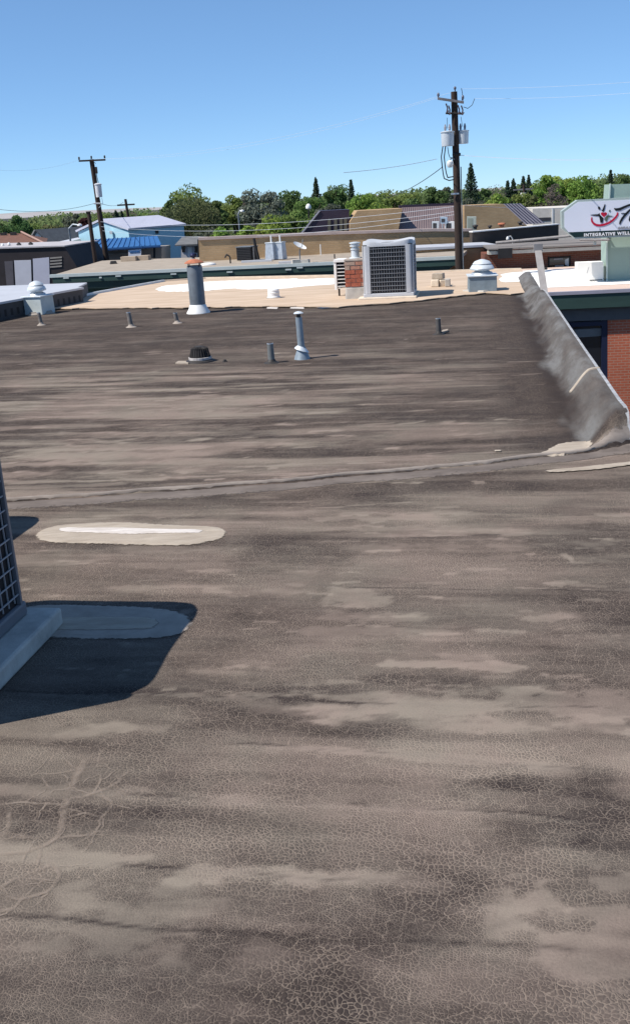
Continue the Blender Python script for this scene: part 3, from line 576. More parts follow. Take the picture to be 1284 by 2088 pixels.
e.build('edge_flashing', creamconc, tanroof)
tag(sheet('puddle', pp((628, 629), (640, 623), (672, 620), (694, 622), (690, 629), (655, 632)), 0.010, 0.008, water, None, 0.03, 0.2, 40), 'shallow puddle reflecting blue sky beside the brick chimney', kind='structure')

# ------------------------------------------------------------------ condensing units
def condenser(name, label, loc, rz, w=0.82, h=0.96, nh=11, nv=15, group=None, lip=0.05, post=0.12, paint_=None):
    acpaint = paint_ or MATS['condenser_paint']; t = thing(name, label, 'air conditioner', loc, rz, group); hw = w / 2; pr_ = min(.07, post - .005)
    MB().box((0, 0, 0.03), (w, w, 0.06)).build('base_pan', acpaint, t, bevel=0.012)
    MB().box((0, 0, h * 0.49), (w - 0.034, w - 0.034, h * 0.89)).build('coil', acdark, t)
    for sx in (-1, 1):
        for sy in (-1, 1):
            m = MB(); pr = []
            for i in range(9):     # rounded L-shaped corner post with louvre ribs
                a = math.pi / 2 * i / 8; pr.append((sx * (hw - pr_ + pr_ * math.sin(a)), sy * (hw - pr_ + pr_ * math.cos(a))))
            pr = [(sx * (hw - post), sy * hw)] + pr + [(sx * hw, sy * (hw - post)), (sx * (hw - .02), sy * (hw - post)), (sx * (hw - .02), sy * (hw - .02)), (sx * (hw - post), sy * (hw - .02))]
            po = [Vector((a, b, 0.061)) for a, b in pr]
            if sx * sy > 0: po = po[::-1]
            m.prism(po, (0, 0, h - 0.13)).build('corner_post', acpaint, t, smooth=True)
    for f in range(4):
        m = MB(); a = f * math.pi / 2; cs, sn = math.cos(a), math.sin(a); z0, z1 = 0.075, h - 0.085; x0, x1 = -hw + post, hw - post
        def bx_(x, z, sx, sz, y=-hw + 0.006, th=0.005): m.box((x * cs - y * sn, x * sn + y * cs, z), (sx if abs(cs) > .5 else th, th if abs(cs) > .5 else sx, sz))
        for i in range(nh): bx_(0, z0 + (z1 - z0) * (i + .5) / nh, x1 - x0 + .02, 0.005)
        for i in range(nv): bx_(x0 + (x1 - x0) * (i + .5) / nv, (z0 + z1) / 2, 0.0036, z1 - z0, -hw + 0.012)
        m.build('wire_grille', wire_m, t)
    # cover: rounded square ring, corners lifted, with fan opening
    m = MB(); n = 64; V = []
    for (ro, zo, cl) in ((1.0, h - .085, 0), (1.0, h - .03, .6), (.985, h - .004, 1), (.93, h, 1), (.80, h - .03, .5), (.74, h - .05, 0)):
        for i in range(n):
            a = 2 * math.pi * i / n; ca, sa = math.cos(a), math.sin(a); pq = 6 if ro > .85 else 2.2 + (ro - .74) * 60
            rr = (abs(ca) ** pq + abs(sa) ** pq) ** (-1 / pq); k = max(0, rr - 1) / 0.36
            V.append((ca * rr * hw * ro * 1.004, sa * rr * hw * ro * 1.004, zo + cl * (lip * k - lip * .55)))
    m.add(V, [(k * n + i, k * n + (i + 1) % n, (k + 1) * n + (i + 1) % n, (k + 1) * n + i) for k in range(5) for i in range(n)])
    m.build('top_cover', acpaint, t, smooth=True)
    g = MB()
    for k in range(1, 9):
        rr = hw * .76 * k / 8
        ring = [(rr * math.cos(2 * math.pi * i / 28), rr * math.sin(2 * math.pi * i / 28), h - .055 + .01 * (1 - k / 8)) for i in range(29)]; g.tube([Vector(q) for q in ring], .003, 4)
    for i in range(8): a = math.pi * i / 4; g.cyl((0, 0, h - .043), (hw * .76 * math.cos(a), hw * .76 * math.sin(a), h - .053), .004, n=5)
    g.build('fan_guard', acdark, t)
    fb = MB(); fb.cyl((0, 0, h - .16), (0, 0, h - .08), .07, n=16)
    for i in range(3):
        a = 2 * math.pi * i / 3
        fb.add([(math.cos(a + d) * rr, math.sin(a + d) * rr, h - .12 + zz) for rr, d, zz in ((.06, -.3, -.02), (hw * .7, -.35, -.03), (hw * .7, .45, .03), (.06, .4, .02))], [(0, 1, 2, 3)])
    fb.build('fan', acdark, t)
    return t
shaded_case = mat('shaded_grey_case', (.16, .17, .19), .5, .1, .1, 4)  # case grey darkened, the shade on its visible side put into the colour
RR = Vector((-1.168, 3.645, 0))      # rear right foot of the near unit
c = RR - BX * 0.425 - BY * 0.425
condenser('air_conditioner', 'near grey condenser with wire grille, cut off by the left picture edge', (c.x, c.y, .08), GRID, 0.85, 0.855, 12, 15, 'condensers on the dark roof', post=.05, paint_=shaded_case)
pc = RR + BX * (0.11 - 0.55) + BY * (0.06 - 0.52)
pad = MB().box((0, 0, .041), (1.10, 1.06, .078), 0).build('concrete_pad', concrete_b, None, bevel=.012); pad.location = (pc.x, pc.y, 0); pad.rotation_euler = (0, 0, GRID)
tag(pad, 'worn grey concrete pad under the near condenser at left edge', 'pad')
c2 = c + Vector((-0.98, 1.38, 0))
condenser('air_conditioner', 'grey condenser out of sight to the left, casting the small rounded shadow', (c2.x, c2.y, .05), GRID, 0.85, 0.855, 12, 15, 'condensers on the dark roof', post=.05, paint_=shaded_case)
fc = on(792, 613) + BY * 0.42
condenser('air_conditioner', 'large pale grey condenser with wire grille standing beside the brick chimney', (fc.x, fc.y, .055), GRID, 0.80, 0.86, 11, 14, 'condensers on the dark roof', lip=.05)
pad = MB().box((0, 0, .028), (0.92, 0.92, .05)).build('cream_pad', creamconc, None, bevel=.012); pad.location = (fc.x - .02, fc.y, .006); pad.rotation_euler = (0, 0, GRID)
tag(pad, 'flat cream pad under the large condenser by the chimney', 'pad')
# louvred unit behind the chimney
lu = on(704, 612) + BY * 0.55
line_ = MB(); g0 = fc - BX * .46 + UP * .25
line_.tube([fc - BX * .38 + UP * .28, g0, g0 - BX * .03 - UP * .12 - BY * .1, g0 - BX * .02 - UP * .2 - BY * .12, g0 - BX * .2 - UP * .235 - BY * .1], .02, 8)
tag(line_.build('refrigerant_line', black), 'black insulated line between the brick chimney and large condenser', 'pipe')
t = thing('louvred_unit', 'small white louvred unit on legs, half hidden behind the brick chimney', 'air conditioner', (lu.x, lu.y, .02), GRID - R(6)); t.scale = (1, 1, .84)
MB().box((0, .02, .42), (.36, .24, .5)).build('housing', acdark, t)
m = MB(); m.box((0, 0, .69), (.42, .34, .05)); m.box((-.19, -.13, .41), (.04, .06, .55)); m.box((.19, -.13, .41), (.04, .06, .55)); m.box((-.19, .14, .41), (.04, .06, .55)); m.box((.19, .14, .41), (.04, .06, .55)); m.build('case_frame', whitem, t)
for i in range(7): m = MB(); m.box((0, -.125, .2 + i * .068), (.35, .05, .014)); m.build('louvre', whitem, t)
for sx in (-.15, .15): MB().cyl((sx, -.1, 0), (sx, -.1, .15), .016, n=8).build('leg', castiron, t)

# ------------------------------------------------------------------ brick chimney
cb = on(726, 613) + BY * 0.2
t = thing('brick_chimney', 'squat red brick chimney with a rough concrete foot beside the large condenser', 'chimney', (cb.x, cb.y, 0), GRID)
cw, z0c, ch = .34, .21, .066
MB().box((0, 0, .41), (cw - .025, cw - .025, .40)).build('mortar_core', mortar, t)
m = MB(); m.box((0, 0, .108), (cw + .03, cw + .03, .225), 0, .92); m.build('parged_foot', concrete, t, bevel=.03)
bl = (cw - .012) / 2; meshes = {}
nb = 0
for r_ in range(6):
    z = z0c + .012 + r_ * ch + .028
    for f in range(4):
        a = f * math.pi / 2; off = 0 if (r_ + f) % 2 else bl / 2
        segs = [(-bl / 2 - .003, bl - .008), (bl / 2 + .003, bl - .008)] if off == 0 else [(-bl * .76, bl * .46), (0, bl - .008), (bl * .76, bl * .46)]
        for sx, ln in segs:
            key = (round(ln, 3), nb % 5, r_ >= 4); nb += 1; b = meshes.get(key)
            if b is None:
                b = MB().box((0, 0, 0), (ln, .055, .056 + .004 * (nb % 3 - 1))).build('brick', (brick_b if nb % 3 == 0 else brick_a) if r_ < 4 else (brick_c if nb % 2 else brick_b), t); meshes[key] = b
            else: b = b.copy(); COL.link(b)
            y = -cw / 2 + .0265 + rng.uniform(-.004, .003); b.location = (sx * math.cos(a) - y * math.sin(a), sx * math.sin(a) + y * math.cos(a), z); b.rotation_euler = (0, rng.uniform(-.015, .015), a)
MB().box((0, 0, .632), (cw + .01, cw + .01, .035)).build('crown', mortar, t, bevel=.008)
fl_ = thing('metal_flue', 'stubby galvanised flue with ringed cap on the brick chimney', 'flue', (cb.x - .01, cb.y, .65), 0)
MB().lathe([(.10, 0), (.10, .012), (.066, .02), (.064, .13), (.075, .135), (.075, .15), (.06, .155)], n=20).build('pipe', galvp, fl_, True)
MB().lathe([(.055, .155), (.055, .18), (.082, .185), (.082, .20), (.066, .205), (.066, .225), (.09, .23), (.09, .245), (.03, .255)], n=20).build('cap', galvp, fl_, True)

# ------------------------------------------------------------------ vents and pipes
p = on(405, 638)
t = thing('vent_stack', 'tall grey vent stack with white flared foot and rusty orange cap', 'vent', (p.x, p.y, 0), 0); t.scale = (1, 1, .88)
MB().lathe([(.122, .06), (.120, .78), (.112, .82)], n=28).build('pipe', greypaint, t, True)
MB().lathe([(.185, 0), (.18, .02), (.15, .07), (.128, .14), (.122, .15)], n=28).build('flashing', whitem, t, True)
MB().lathe([(.15, .86), (.148, .872), (.10, .905), (.05, .925), (.012, .93)], n=24).build('cap', rust, t, True)
for i in range(4): a = R(45 + 90 * i); MB().box((.118 * math.cos(a), .118 * math.sin(a), .835), (.012, .012, .08)).build('cap_strap', castiron, t)
p = on(616, 732)
t = thing('flue_pipe', 'slim blue grey flue pipe with disc cap and collar, near roof centre', 'pipe', (p.x, p.y, 0), 0)
MB().cyl((0, 0, .05), (-.012, 0, .435), .038, .034, 20).build('pipe', bluegrey, t, True)
MB().lathe([(.085, 0), (.075, .03), (.05, .10), (.042, .125)], n=20).build('flashing', bluegrey, t, True)
m = MB(); V = []
for (rr, dz) in ((.037, .135), (.072, .10), (.075, .092)):
    for i in range(20): a = 2 * math.pi * i / 20; V.append((rr * math.cos(a), rr * math.sin(a), dz - .35 * rr * math.cos(a)))
m.add(V, [(k * 20 + i, k * 20 + (i + 1) % 20, (k + 1) * 20 + (i + 1) % 20, (k + 1) * 20 + i) for k in range(2) for i in range(20)]); m.build('storm_collar', galvp, t, True)
m = MB(); m.lathe([(.022, .43), (.02, .47)], (-.012, 0, 0), 12); m.build('cap_neck', castiron, t); MB().lathe([(.05, .472), (.052, .478), (.03, .492), (.008, .497)], (-.012, 0, 0), 18).build('cap', galvp, t, True)
def stub(label, x, y, r_, h_, lean, m=lead):
    p = on(x, y); t = thing('vent_pipe', label, 'pipe', (p.x, p.y, 0), 0, 'short vent pipes on the dark roof'); top = Vector((lean[0], lean[1], h_))
    MB().cyl((0, 0, .002), top, r_ * 1.12, r_, 14).build('pipe', m, t, True)
    MB().cyl(top * .985, top + Vector((0, 0, .004)), r_ * 1.03, r_ * 1.02, 14).build('rim', galv, t, True); MB().cyl(top, top + Vector((0, 0, .006)), r_ * .75, r_ * .75, 12).build('bore', black, t)
    MB().lathe([(r_ * 2.6, .0), (r_ * 2.3, .006), (r_ * 1.5, .016), (r_ * 1.1, .04)], n=16).build('boot', mastic_d if m is lead else castiron, t, True)
stub('short grey vent pipe left of the slim flue pipe', 554, 740, .032, .20, (-.004, 0), mat('grey_stub', (.17, .18, .18), .6, .2, .2, 10))
stub('short leaning lead pipe left of the tall vent stack, farther one', 268, 667, .03, .205, (-.02, .01))
stub('shortest lead pipe just left of the tall vent stack', 362, 659, .028, .145, (-.02, 0))
stub('short dark pipe in front of the left hooded vent', 85, 663, .026, .185, (-.015, 0))
stub('short dark pipe alone on the right side of the dark roof', 894, 682, .028, .185, (-.006, 0), mat('dark_stub', (.09, .085, .08), .6, .2, .3, 10))
tag(MB().prism([on(898, 682) + Vector((0, 0, .006)), on(912, 678) + Vector((0, 0, .006)), on(913, 675) + Vector((0, 0, .006)), on(902, 677) + Vector((0, 0, .006))], (0, 0, .02)).build('wood_scrap', mastic), 'pale scrap lying beside the lone right hand pipe', 'scrap')
p = on(409, 737)
t = thing('roof_drain', 'black slotted dome strainer over the roof drain', 'drain', (p.x, p.y, 0), 0)
MB().lathe([(.16, .0), (.155, .012), (.125, .022), (.118, .03)], n=28).build('clamp_ring', castiron, t, True)
MB().lathe([(.098, .02), (.075, .135), (.02, .14)], n=20).build('inner_shadow', black, t)
m = MB()
for i in range(24):
    a = 2 * math.pi * i / 24; c_, s_ = math.cos(a), math.sin(a)
    m.cyl((.118 * c_, .118 * s_, .02), (.088 * c_, .088 * s_, .14), .0065, .006, 5); m.cyl((.088 * c_, .088 * s_, .14), (.045 * c_, .045 * s_, .158), .006, .006, 5)
m.build('strainer_bars', castiron, t); MB().lathe([(.05, .148), (.05, .16), (.012, .168)], n=16).build('crown', castiron, t, True)
m = MB(); m.lathe([(.124, .026), (.124, .05), (.117, .052), (.117, .026)], n=28); m.build('foot_ring', mat('pale_oxide', (.45, .42, .40), .8, 0, .4, 30), t)
tag(MB().prism(pp((358, 742), (364, 738), (386, 738), (384, 743)), (0, 0, .012)).build('mastic_scrap', mastic), 'pale scrap beside the dome strainer', 'scrap')
st_ = MB().box((0, 0, .012), (.05, .05, .03), .4, .4).build('stone', castiron); st_.location = on(459, 738); tag(st_, 'small dark stone right of the dome strainer', 'stone')
def hooded(label, base, w, h_, rz, mm, dirt):
    t = thing('hooded_vent', label, 'vent', base, rz, 'hooded vents on square curbs')
    MB().box((0, 0, h_ / 2), (w, w, h_), 0, .97).build('curb', mm, t, bevel=.008)
    MB().box((0, 0, h_ + .008), (w + .03, w + .03, .022)).build('curb_cap', galvp, t, bevel=.005)
    MB().lathe([(w * .40, h_ + .019), (w * .36, h_ + .05), (w * .26, h_ + .07), (w * .26, h_ + .10)], n=28).build('neck', galv, t, True)
    MB().lathe([(w * .30, h_ + .085), (w * .42, h_ + .095), (w * .43, h_ + .115), (w * .36, h_ + .165), (w * .31, h_ + .175)], n=32).build('hood', galvp, t, True)
    MB().lathe([(w * .33, h_ + .178), (w * .335, h_ + .188), (w * .26, h_ + .225), (w * .10, h_ + .25), (w * .02, h_ + .258)], n=28).build('hood_crown', galvp, t, True)
    MB().lathe([(w * .85, 0), (w * .84, .01), (w * .7, .03), (w * .66, .05)], n=4).build('mastic_foot', dirt, t)
    return t
pb = on(79, 641)
hooded('galvanised hooded vent on a square curb at the left by the slotted parapet', (pb.x, pb.y + .1, 0), .37, .29, R(-21), mat('curb_metal_l', (.50, .55, .54), .6, .15, .1, 8), mastic_d)
pb = on(987, 598)
hooded('galvanised hooded vent on a grey curb right of the large condenser', (pb.x, pb.y + .22, 0), .45, .265, GRID + R(4), mat('curb_metal_r', (.22, .27, .30), .6, .2, .15, 8), concrete)
p = on(558, 608, .03)
t = thing('low_vent', 'small white ribbed vent on the tan roof', 'vent', (p.x, p.y + .08, .028), 0)
MB().lathe([(.115, 0), (.113, .02), (.10, .03), (.098, .08), (.103, .085), (.10, .09), (.095, .125), (.10, .13), (.085, .15), (.02, .156)], n=24).build('housing', whitem, t, True); MB().lathe([(.14, 0), (.13, .008), (.10, .012)], n=20).build('flange', mastic_d, t, True)
# masonry rubble on the tan roof
for i, (x, y, z, s, lab) in enumerate(((889, 585, 0, (.14, .2, .12), 'left lower block of the pale masonry pile on the tan roof'), (904, 584, 0, (.16, .18, .11), 'middle lower block of the pale masonry pile on the tan roof'), (895, 584, .12, (.2, .17, .1), 'top block of the pale masonry pile on the tan roof'), (914, 585, 0, (.09, .12, .13), 'dark rightmost block of the masonry pile on the tan roof'))):
    p = on(x, y, .03); b = MB().box((0, 0, s[2] / 2), s, rng.uniform(-.4, .4), .94).build('masonry_block', [creamconc, creamconc, mastic, concrete][i], None, bevel=.012); b.location = (p.x, p.y + .1, .029 + z); tag(b, lab, 'block', 'masonry blocks piled on the tan roof')
# strut at the far right corner of the dark roof
a = Vector((edge_x(14.3) + .02, 14.3, .12)); b = at(1096, 508, 14.9)
t = thing('steel_strut', 'weathered grey steel strut rising from the far right roof corner', 'strut', a)
d = (b - a); m = MB(); m.prism([a + Vector((-.05, 0, 0)), a + Vector((.05, 0, 0)), a + Vector((.05, .012, 0)), a + Vector((-.05, .012, 0))], d); m.prism([a + Vector((.038, .013, 0)), a + Vector((.05, .013, 0)), a + Vector((.05, .08, 0)), a + Vector((.038, .08, 0))], d); m.build('angle_bar', strutm, t, world=True)
MB().box(b + Vector((0, -.008, .02)), (.13, .02, .11)).build('bracket', strutm, t, world=True); MB().cyl(a + d * .55 + Vector((.05, 0, 0)), a + d * .55 + Vector((.09, 0, 0)), .018, n=8).build('bolt', castiron, t, world=True)

# ------------------------------------------------------------------ left neighbour with slotted parapet
A = Vector((-5.15, 15.6, 0)); B_ = Vector((-4.02, 18.45, 0)); dr = (B_ - A).normalized(); nr = Vector((dr.y, -dr.x, 0))
A0 = A - dr * 6
t = thing('slotted_parapet', 'charcoal slotted parapet with silver metal roof behind it at far left', 'parapet', A)
MB().prism([A0 + Vector((0, 0, -.3)), B_ + Vector((0, 0, -.3)), B_ + Vector((0, 0, .25)), A0 + Vector((0, 0, .25))], -nr * .12).build('fascia', charcoal, t, world=True)
MB().prism([A0 + nr * .02 + Vector((0, 0, .251)), B_ + nr * .02 + dr * .03 + Vector((0, 0, .251)), B_ - nr * .14 + dr * .03 + Vector((0, 0, .251)), A0 - nr * .14 + Vector((0, 0, .251))], (0, 0, .035)).build('coping', silverroof, t, world=True)
q1 = on(178, 576, .27); q2 = on(0, 582, .27); far_l = A0 - nr * 6
MB().prism([A0 - nr * .141 + UP * .24, B_ - nr * .141 + UP * .24, Vector((q1.x, q1.y, .24)), Vector((q2.x - .5, q2.y, .24)), Vector((far_l.x, far_l.y + 6, .24)), Vector((far_l.x, far_l.y, .24))], (0, 0, .03)).build('roof', silverroof, t, world=True)
for i in range(24):
    q = B_ - dr * (.14 + i * .165)
    MB().prism([q + nr * .003 + Vector((0, 0, .045)), q + nr * .003 + dr * .055 + Vector((0, 0, .045)), q + nr * .003 + dr * .055 + Vector((0, 0, .155)), q + nr * .003 + Vector((0, 0, .155))], -nr * .02).build('slot', black, t, world=True)
MB().prism([B_ - dr * .02 - nr * .13 + UP * .23, Vector((q1.x, q1.y, .23)), Vector((q1.x, q1.y, GROUND)), Vector((B_.x, B_.y, GROUND))], -dr * .1).build('end_wall', charcoal, t, world=True)

# ------------------------------------------------------------------ building with green fascia
def wallprism(f, pts, depth, name, m, t, fwd=0.0):
    q = [f(x, y) - f.back * fwd for x, y in pts]; return MB().prism(q, f.back * depth).build(name, m, t, world=True)
gf = facade(on(430, 546, -.6), R(-11)); gL = on(108, 560, -.6); gR = on(936, 521, -.6)
gl = gf(108, 560); gr = gf(937, 522); gl.z = gr.z = -.6
t = thing('green_fascia_building', 'low flat roofed building with long dark green fascia behind the tan roof', 'building', Vector((gl.x, gl.y, GROUND)))
bk = gf.back; AL = gf.along; dn = Vector((0, 0, -1))
MB().prism([gl + dn * .002, gr + dn * .002, gr + bk * 4.6 + AL * .2 + dn * .002, gl + bk * 9 - AL * 1.6 + dn * .002], (0, 0, -.12)).build('roof', gravelroof, t, world=True)
MB().prism([gl - bk * .1 - AL * .1 + UP * .02, gr - bk * .1 + AL * .1 + UP * .02, gr - bk * .1 + AL * .1 - UP * .09, gl - bk * .1 - AL * .1 - UP * .09], bk * .16).build('drip_edge', trimgrey, t, world=True)
MB().prism([gl - bk * .07 - UP * .092, gr - bk * .07 - UP * .092, gr - bk * .07 - UP * .30, gl - bk * .07 - UP * .30], bk * .12).build('fascia_board', green_f, t, world=True)
MB().prism([gl - bk * .04 + AL * .15 - UP * .303, gr - bk * .04 - AL * .2 - UP * .303, gr + bk * .02 - AL * .6 - UP * .56, gl + bk * .02 + AL * .35 - UP * .56], bk * .15).build('fascia_board', mat('green_fascia_low', (.03, .055, .05), .5, 0, .15, 2), t, world=True)
MB().prism([gl + bk * .9 + AL * .5 - UP * .562, gr + bk * .9 - AL * 1.0 - UP * .562, gr + bk * .9 - AL * 1.0 + UP * (GROUND + .6), gl + bk * .9 + AL * .5 + UP * (GROUND + .6)], bk * 3.4).build('wall', mat('green_wall', (.06, .10, .085), .7, 0, .1, 2), t, world=True)
MB().prism([gl + bk * .05 + AL * .3 - UP * .54, gr + bk * .05 - AL * .8 - UP * .54, gr + bk * .9 - AL * .8 - UP * .54, gl + bk * .9 + AL * .3 - UP * .54], (0, 0, -.02)).build('soffit', green_f, t, world=True)
gw = facade(gl + bk * .87, R(-11))
wallprism(gw, ((231, 572), (269, 570), (269, 625), (231, 625)), .05, 'brick_panel', redbrick, t)
wallprism(gw, ((272, 572), (315, 570), (315, 620), (272, 620)), .05, 'white_panel', whitem, t)
for x, y in ((132, 568), (238, 564), (350, 560), (464, 556), (583, 551), (205, 567), (606, 547)):
    q = gf(x, y) - bk * .072; MB().prism([q, q + AL * (.22 if x != 205 else .1), q + AL * (.22 if x != 205 else .1) + UP * .05, q + UP * .05], -bk * .04).build('fascia_lamp', trimgrey, t, world=True)
# things standing on that roof (z = -0.6)
def rp(x, y): return on(x, y, -.6)
p = rp(498, 532); t = thing('roof_condenser', 'dark boxy condenser on the green fascia building roof', 'air conditioner', p, R(-25))
MB().box((0, .3, .27), (.66, .6, .5)).build('case', black, t, bevel=.02); MB().box((0, .3, .535), (.7, .64, .03)).build('lid', greypaint, t); 
m = MB()
for i in range(7): m.box((0, -.012, .08 + i * .065), (.6, .015, .012))
m.build('louvre', charcoal, t)
for i, (x, lab) in enumerate(((549, 'left one of the two pale grey tapered roof boxes behind the fascia'), (567, 'right one of the two pale grey tapered roof boxes behind the fascia'))):
    p = rp(x, 531 - i); t = thing('duct_box', lab, 'duct', p, GRID - R(20), 'tapered duct boxes'); MB().box((0, .2, .33), (.40, .36, .62), 0, .82).build('case', galv, t, bevel=.01); MB().box((0, .2, .655), (.36, .33, .03)).build('lid', galvp, t); MB().cyl((.02, .2, .67), (.02, .2, .92), .03, n=10).build('pipe', whitem, t)
p = rp(612, 537); t = thing('satellite_dish', 'white satellite dish on a bent mast on the green fascia building roof', 'dish', p, 0)
MB().tube([Vector((0, 0, 0)), Vector((0, 0, .38)), Vector((.02, -.05, .5))], .022, 8).build('mast', greypaint, t)
m = MB(); V = []; nrm = Vector((.45, -.25, .85)).normalized(); a1 = nrm.orthogonal().normalized(); a2 = nrm.cross(a1); cc = Vector((.0, -.04, .58))
for k in range(5):
    for i in range(20): an = 2 * math.pi * i / 20; rr = .26 * k / 4; V.append(cc + (a1 * math.cos(an) + a2 * math.sin(an)) * rr + nrm * rr * rr * .9)
m.add(V, [(k * 20 + i, k * 20 + (i + 1) % 20, (k + 1) * 20 + (i + 1) % 20, (k + 1) * 20 + i) for k in range(4) for i in range(20)]); m.build('reflector', whitem, t, True)
MB().tube([cc - nrm * .02, cc + Vector((.1, -.25, .0)), cc + nrm * .3], .012, 6).build('feed_arm', greypaint, t)
MB().box((-.15, 0, .07), (.3, .3, .14), .2).build('ballast', concrete, t); MB().box((.2, 0, .06), (.26, .3, .12), -.2).build('ballast', concrete, t)
for x0, x1, y, lab in ((492, 554, 535, 'pale board lying in front of the dark roof condenser'), (568, 628, 537, 'pale board lying in front of the satellite dish')):
    a = rp(x0, y + 1); b = rp(x1, y - 2); tag(MB().prism([a, a + Vector((0, .25, 0)), a + Vector((0, .25, .07)), a + Vector((0, 0, .07))], b - a).build('roof_board', silverroof), lab, 'board')
def pipeobj(label, pts, r_, m, name='roof_pipe', cat='pipe'): tag(MB().tube(pts, r_, 8).build(name, m), label, cat)
p = rp(470, 537); pipeobj('bent dark pipe left of the dark roof condenser', [p, p + Vector((0, 0, .25)), p + Vector((-.12, 0, .34)), p + Vector((-.2, 0, .22))], .03, castiron)
p = rp(528, 531); pipeobj('tall black pipe between the dark condenser and the grey boxes', [p, p + Vector((-.1, 0, .55)), p + Vector((-.14, 0, .85))], .055, black)
p = rp(518, 531); pipeobj('thin pale pipe beside the tall black pipe on the roof', [p, p + Vector((0, 0, .5))], .03, concrete)
p = rp(682, 527); pipeobj('tiny dark pipe near the back of the gravel roof', [p, p + Vector((0, 0, .16))], .025, castiron)
p = rp(654, 520); pipeobj('thin white pipe against the tan brick wall', [p, p + Vector((0, 0, .42))], .02, whitem)
p = rp(395, 532); t = thing('roof_turbine', 'small dark blue ball vent behind the rusty capped stack', 'vent', p); MB().cyl((0, 0, 0), (0, 0, .12), .07, n=12).build('neck', galv, t); MB().lathe([(.05, .12), (.13, .17), (.15, .23), (.12, .30), (.04, .33)], n=16).build('turbine', mat('turbine_blue', (.02, .025, .07), .4, .3, .2, 5), t, True)
for x, y, w_, lab in ((265, 532, .7, 'tan low box on the left of the gravel roof'), (295, 530, .5, 'tan low box beside the awning post on the gravel roof')):
    p = rp(x, y); b = MB().box((0, 0, .1), (w_, .4, .2)).build('roof_box', mat('tan_box', (.40, .32, .24), .9), None, bevel=.01); b.location = p; b.rotation_euler = (0, 0, GRID); tag(b, lab, 'box')
p = rp(232, 538); b = MB().box((0, 0, .06), (.3, .3, .12), .3, .7).build('roof_lump', castiron); b.location = p; tag(b, 'small dark lump at left end of the gravel roof', 'vent')
p = rp(425, 540); b = MB().lathe([(.3, 0), (.28, .05), (.1, .08)], n=18).build('roof_hatch_disc', whitem, None, True); b.location = p; tag(b, 'white flat dome on the gravel roof right of the stack cap', 'vent')

# ------------------------------------------------------------------ tan brick building and its neighbours
tf = facade(at(405, 489, 41.5), R(2))
t = thing('tan_brick_building', 'long tan brick parapet building behind the green fascia building', 'building', Vector((tf(405, 520).x, tf(405, 520).y, GROUND)))
def down(f, x, z=GROUND): q = f(x, 600); q.z = z; return q
top = [tf(405, 490), tf(660, 479), tf(877, 472), tf(962, 472)]
MB().prism([down(tf, 405), down(tf, 962)] + top[::-1], tf.back * .35).build('wall', tanbrick, t, world=True)
m = MB()
for a, b in zip(top[:-1], top[1:]): m.prism([a - tf.back * .05 + UP * .003, a + tf.back * .4 + UP * .003, a + tf.back * .4 + UP * .11, a - tf.back * .05 + UP * .11], b - a)
m.build('coping', mat('pink_coping', (.48, .38, .34), .7, 0, .1, 2), t, world=True)
m = MB(); q0 = tf(405, 490); q1 = tf(962, 472); m.prism([q0 + tf.back * .42 - UP * .25, q1 + tf.back * .42 - UP * .25, q1 + tf.back * 10 - UP * .25, q0 + tf.back * 9 - UP * .25], (0, 0, -.1)); m.build('roof', gravelroof, t, world=True)
bf = facade(at(962, 480, 40.9), R(12))
MB().prism([bf(962, 474), bf(1138, 458), down(bf, 1138), down(bf, 962)], bf.back * .3).build('side_wall', brownwall, t, world=True)
MB().prism([bf(962, 474) - bf.back * .05 + UP * .002, bf(1139, 458) - bf.back * .05 + UP * .002, bf(1139, 456) - bf.back * .05, bf(962, 471.5) - bf.back * .05], bf.back * .4).build('coping', whitem, t, world=True)
q = bf(1043, 500) - bf.back * .05; lamp = thing('gooseneck_lamp', 'small white gooseneck lamp in front of the dark brown wall', 'lamp', q)
MB().tube([q, q + UP * .25, q + UP * .36 + Vector((-.08, 0, 0)), q + UP * .34 + Vector((-.2, 0, 0))], .022, 6).build('neck', whitem, lamp, world=True); MB().lathe([(.04, .06), (.07, .0), (.075, -.06), (.02, -.1)], q - lamp.location + UP * .3 + Vector((-.2, 0, 0)), 12).build('shade', whitem, lamp, True)
# pale ledge roof and lower brick building on the right
lf = facade(at(900, 508, 38.5), R(3))
t = thing('ledge_roof_building', 'low tan brick wing with pale ledge roof behind the utility pole', 'building', Vector((lf(900, 520).x, lf(900, 520).y, GROUND)))
MB().prism([lf(835, 511.5), lf(1012, 502), lf(1012, 498), lf(835, 506)], lf.back * 2.2).build('ledge', silverroof, t, world=True)
wallprism(lf, ((842, 512), (988, 506), (988, 640), (842, 640)), 2.0, 'wall', tanbrick, t, -.12)
kf = facade(at(1100, 515, 37.0), R(-4))
t = thing('brown_brick_shop', 'dull brown brick shop with cream eave behind the white roof coating', 'building', Vector((kf(1100, 530).x, kf(1100, 530).y, GROUND)))
wallprism(kf, ((988, 518), (1300, 505), (1300, 640), (988, 640)), 3.0, 'wall', brownbrick, t)
wallprism(kf, ((992, 518), (1300, 504), (1300, 497), (992, 511)), .5, 'eave', mat('cream_eave', (.52, .49, .42), .7), t, .5)
qa, qb = kf(992, 510), kf(1300, 496); MB().prism([qa - kf.back * .55 + UP * .02, qb - kf.back * .55 + UP * .02, qb + kf.back * 1.4 + UP * .16, qa + kf.back * 1.4 + UP * .06], (0, 0, .05)).build('roof', mat('grey_membrane', (.20, .18, .165), .8, 0, .15, 1.5, stretch=(.4, 2, 1)), t, world=True)
wallprism(kf, ((1118, 524), (1160, 522), (1160, 556), (1118, 556)), .05, 'window', glassd, t, .03)
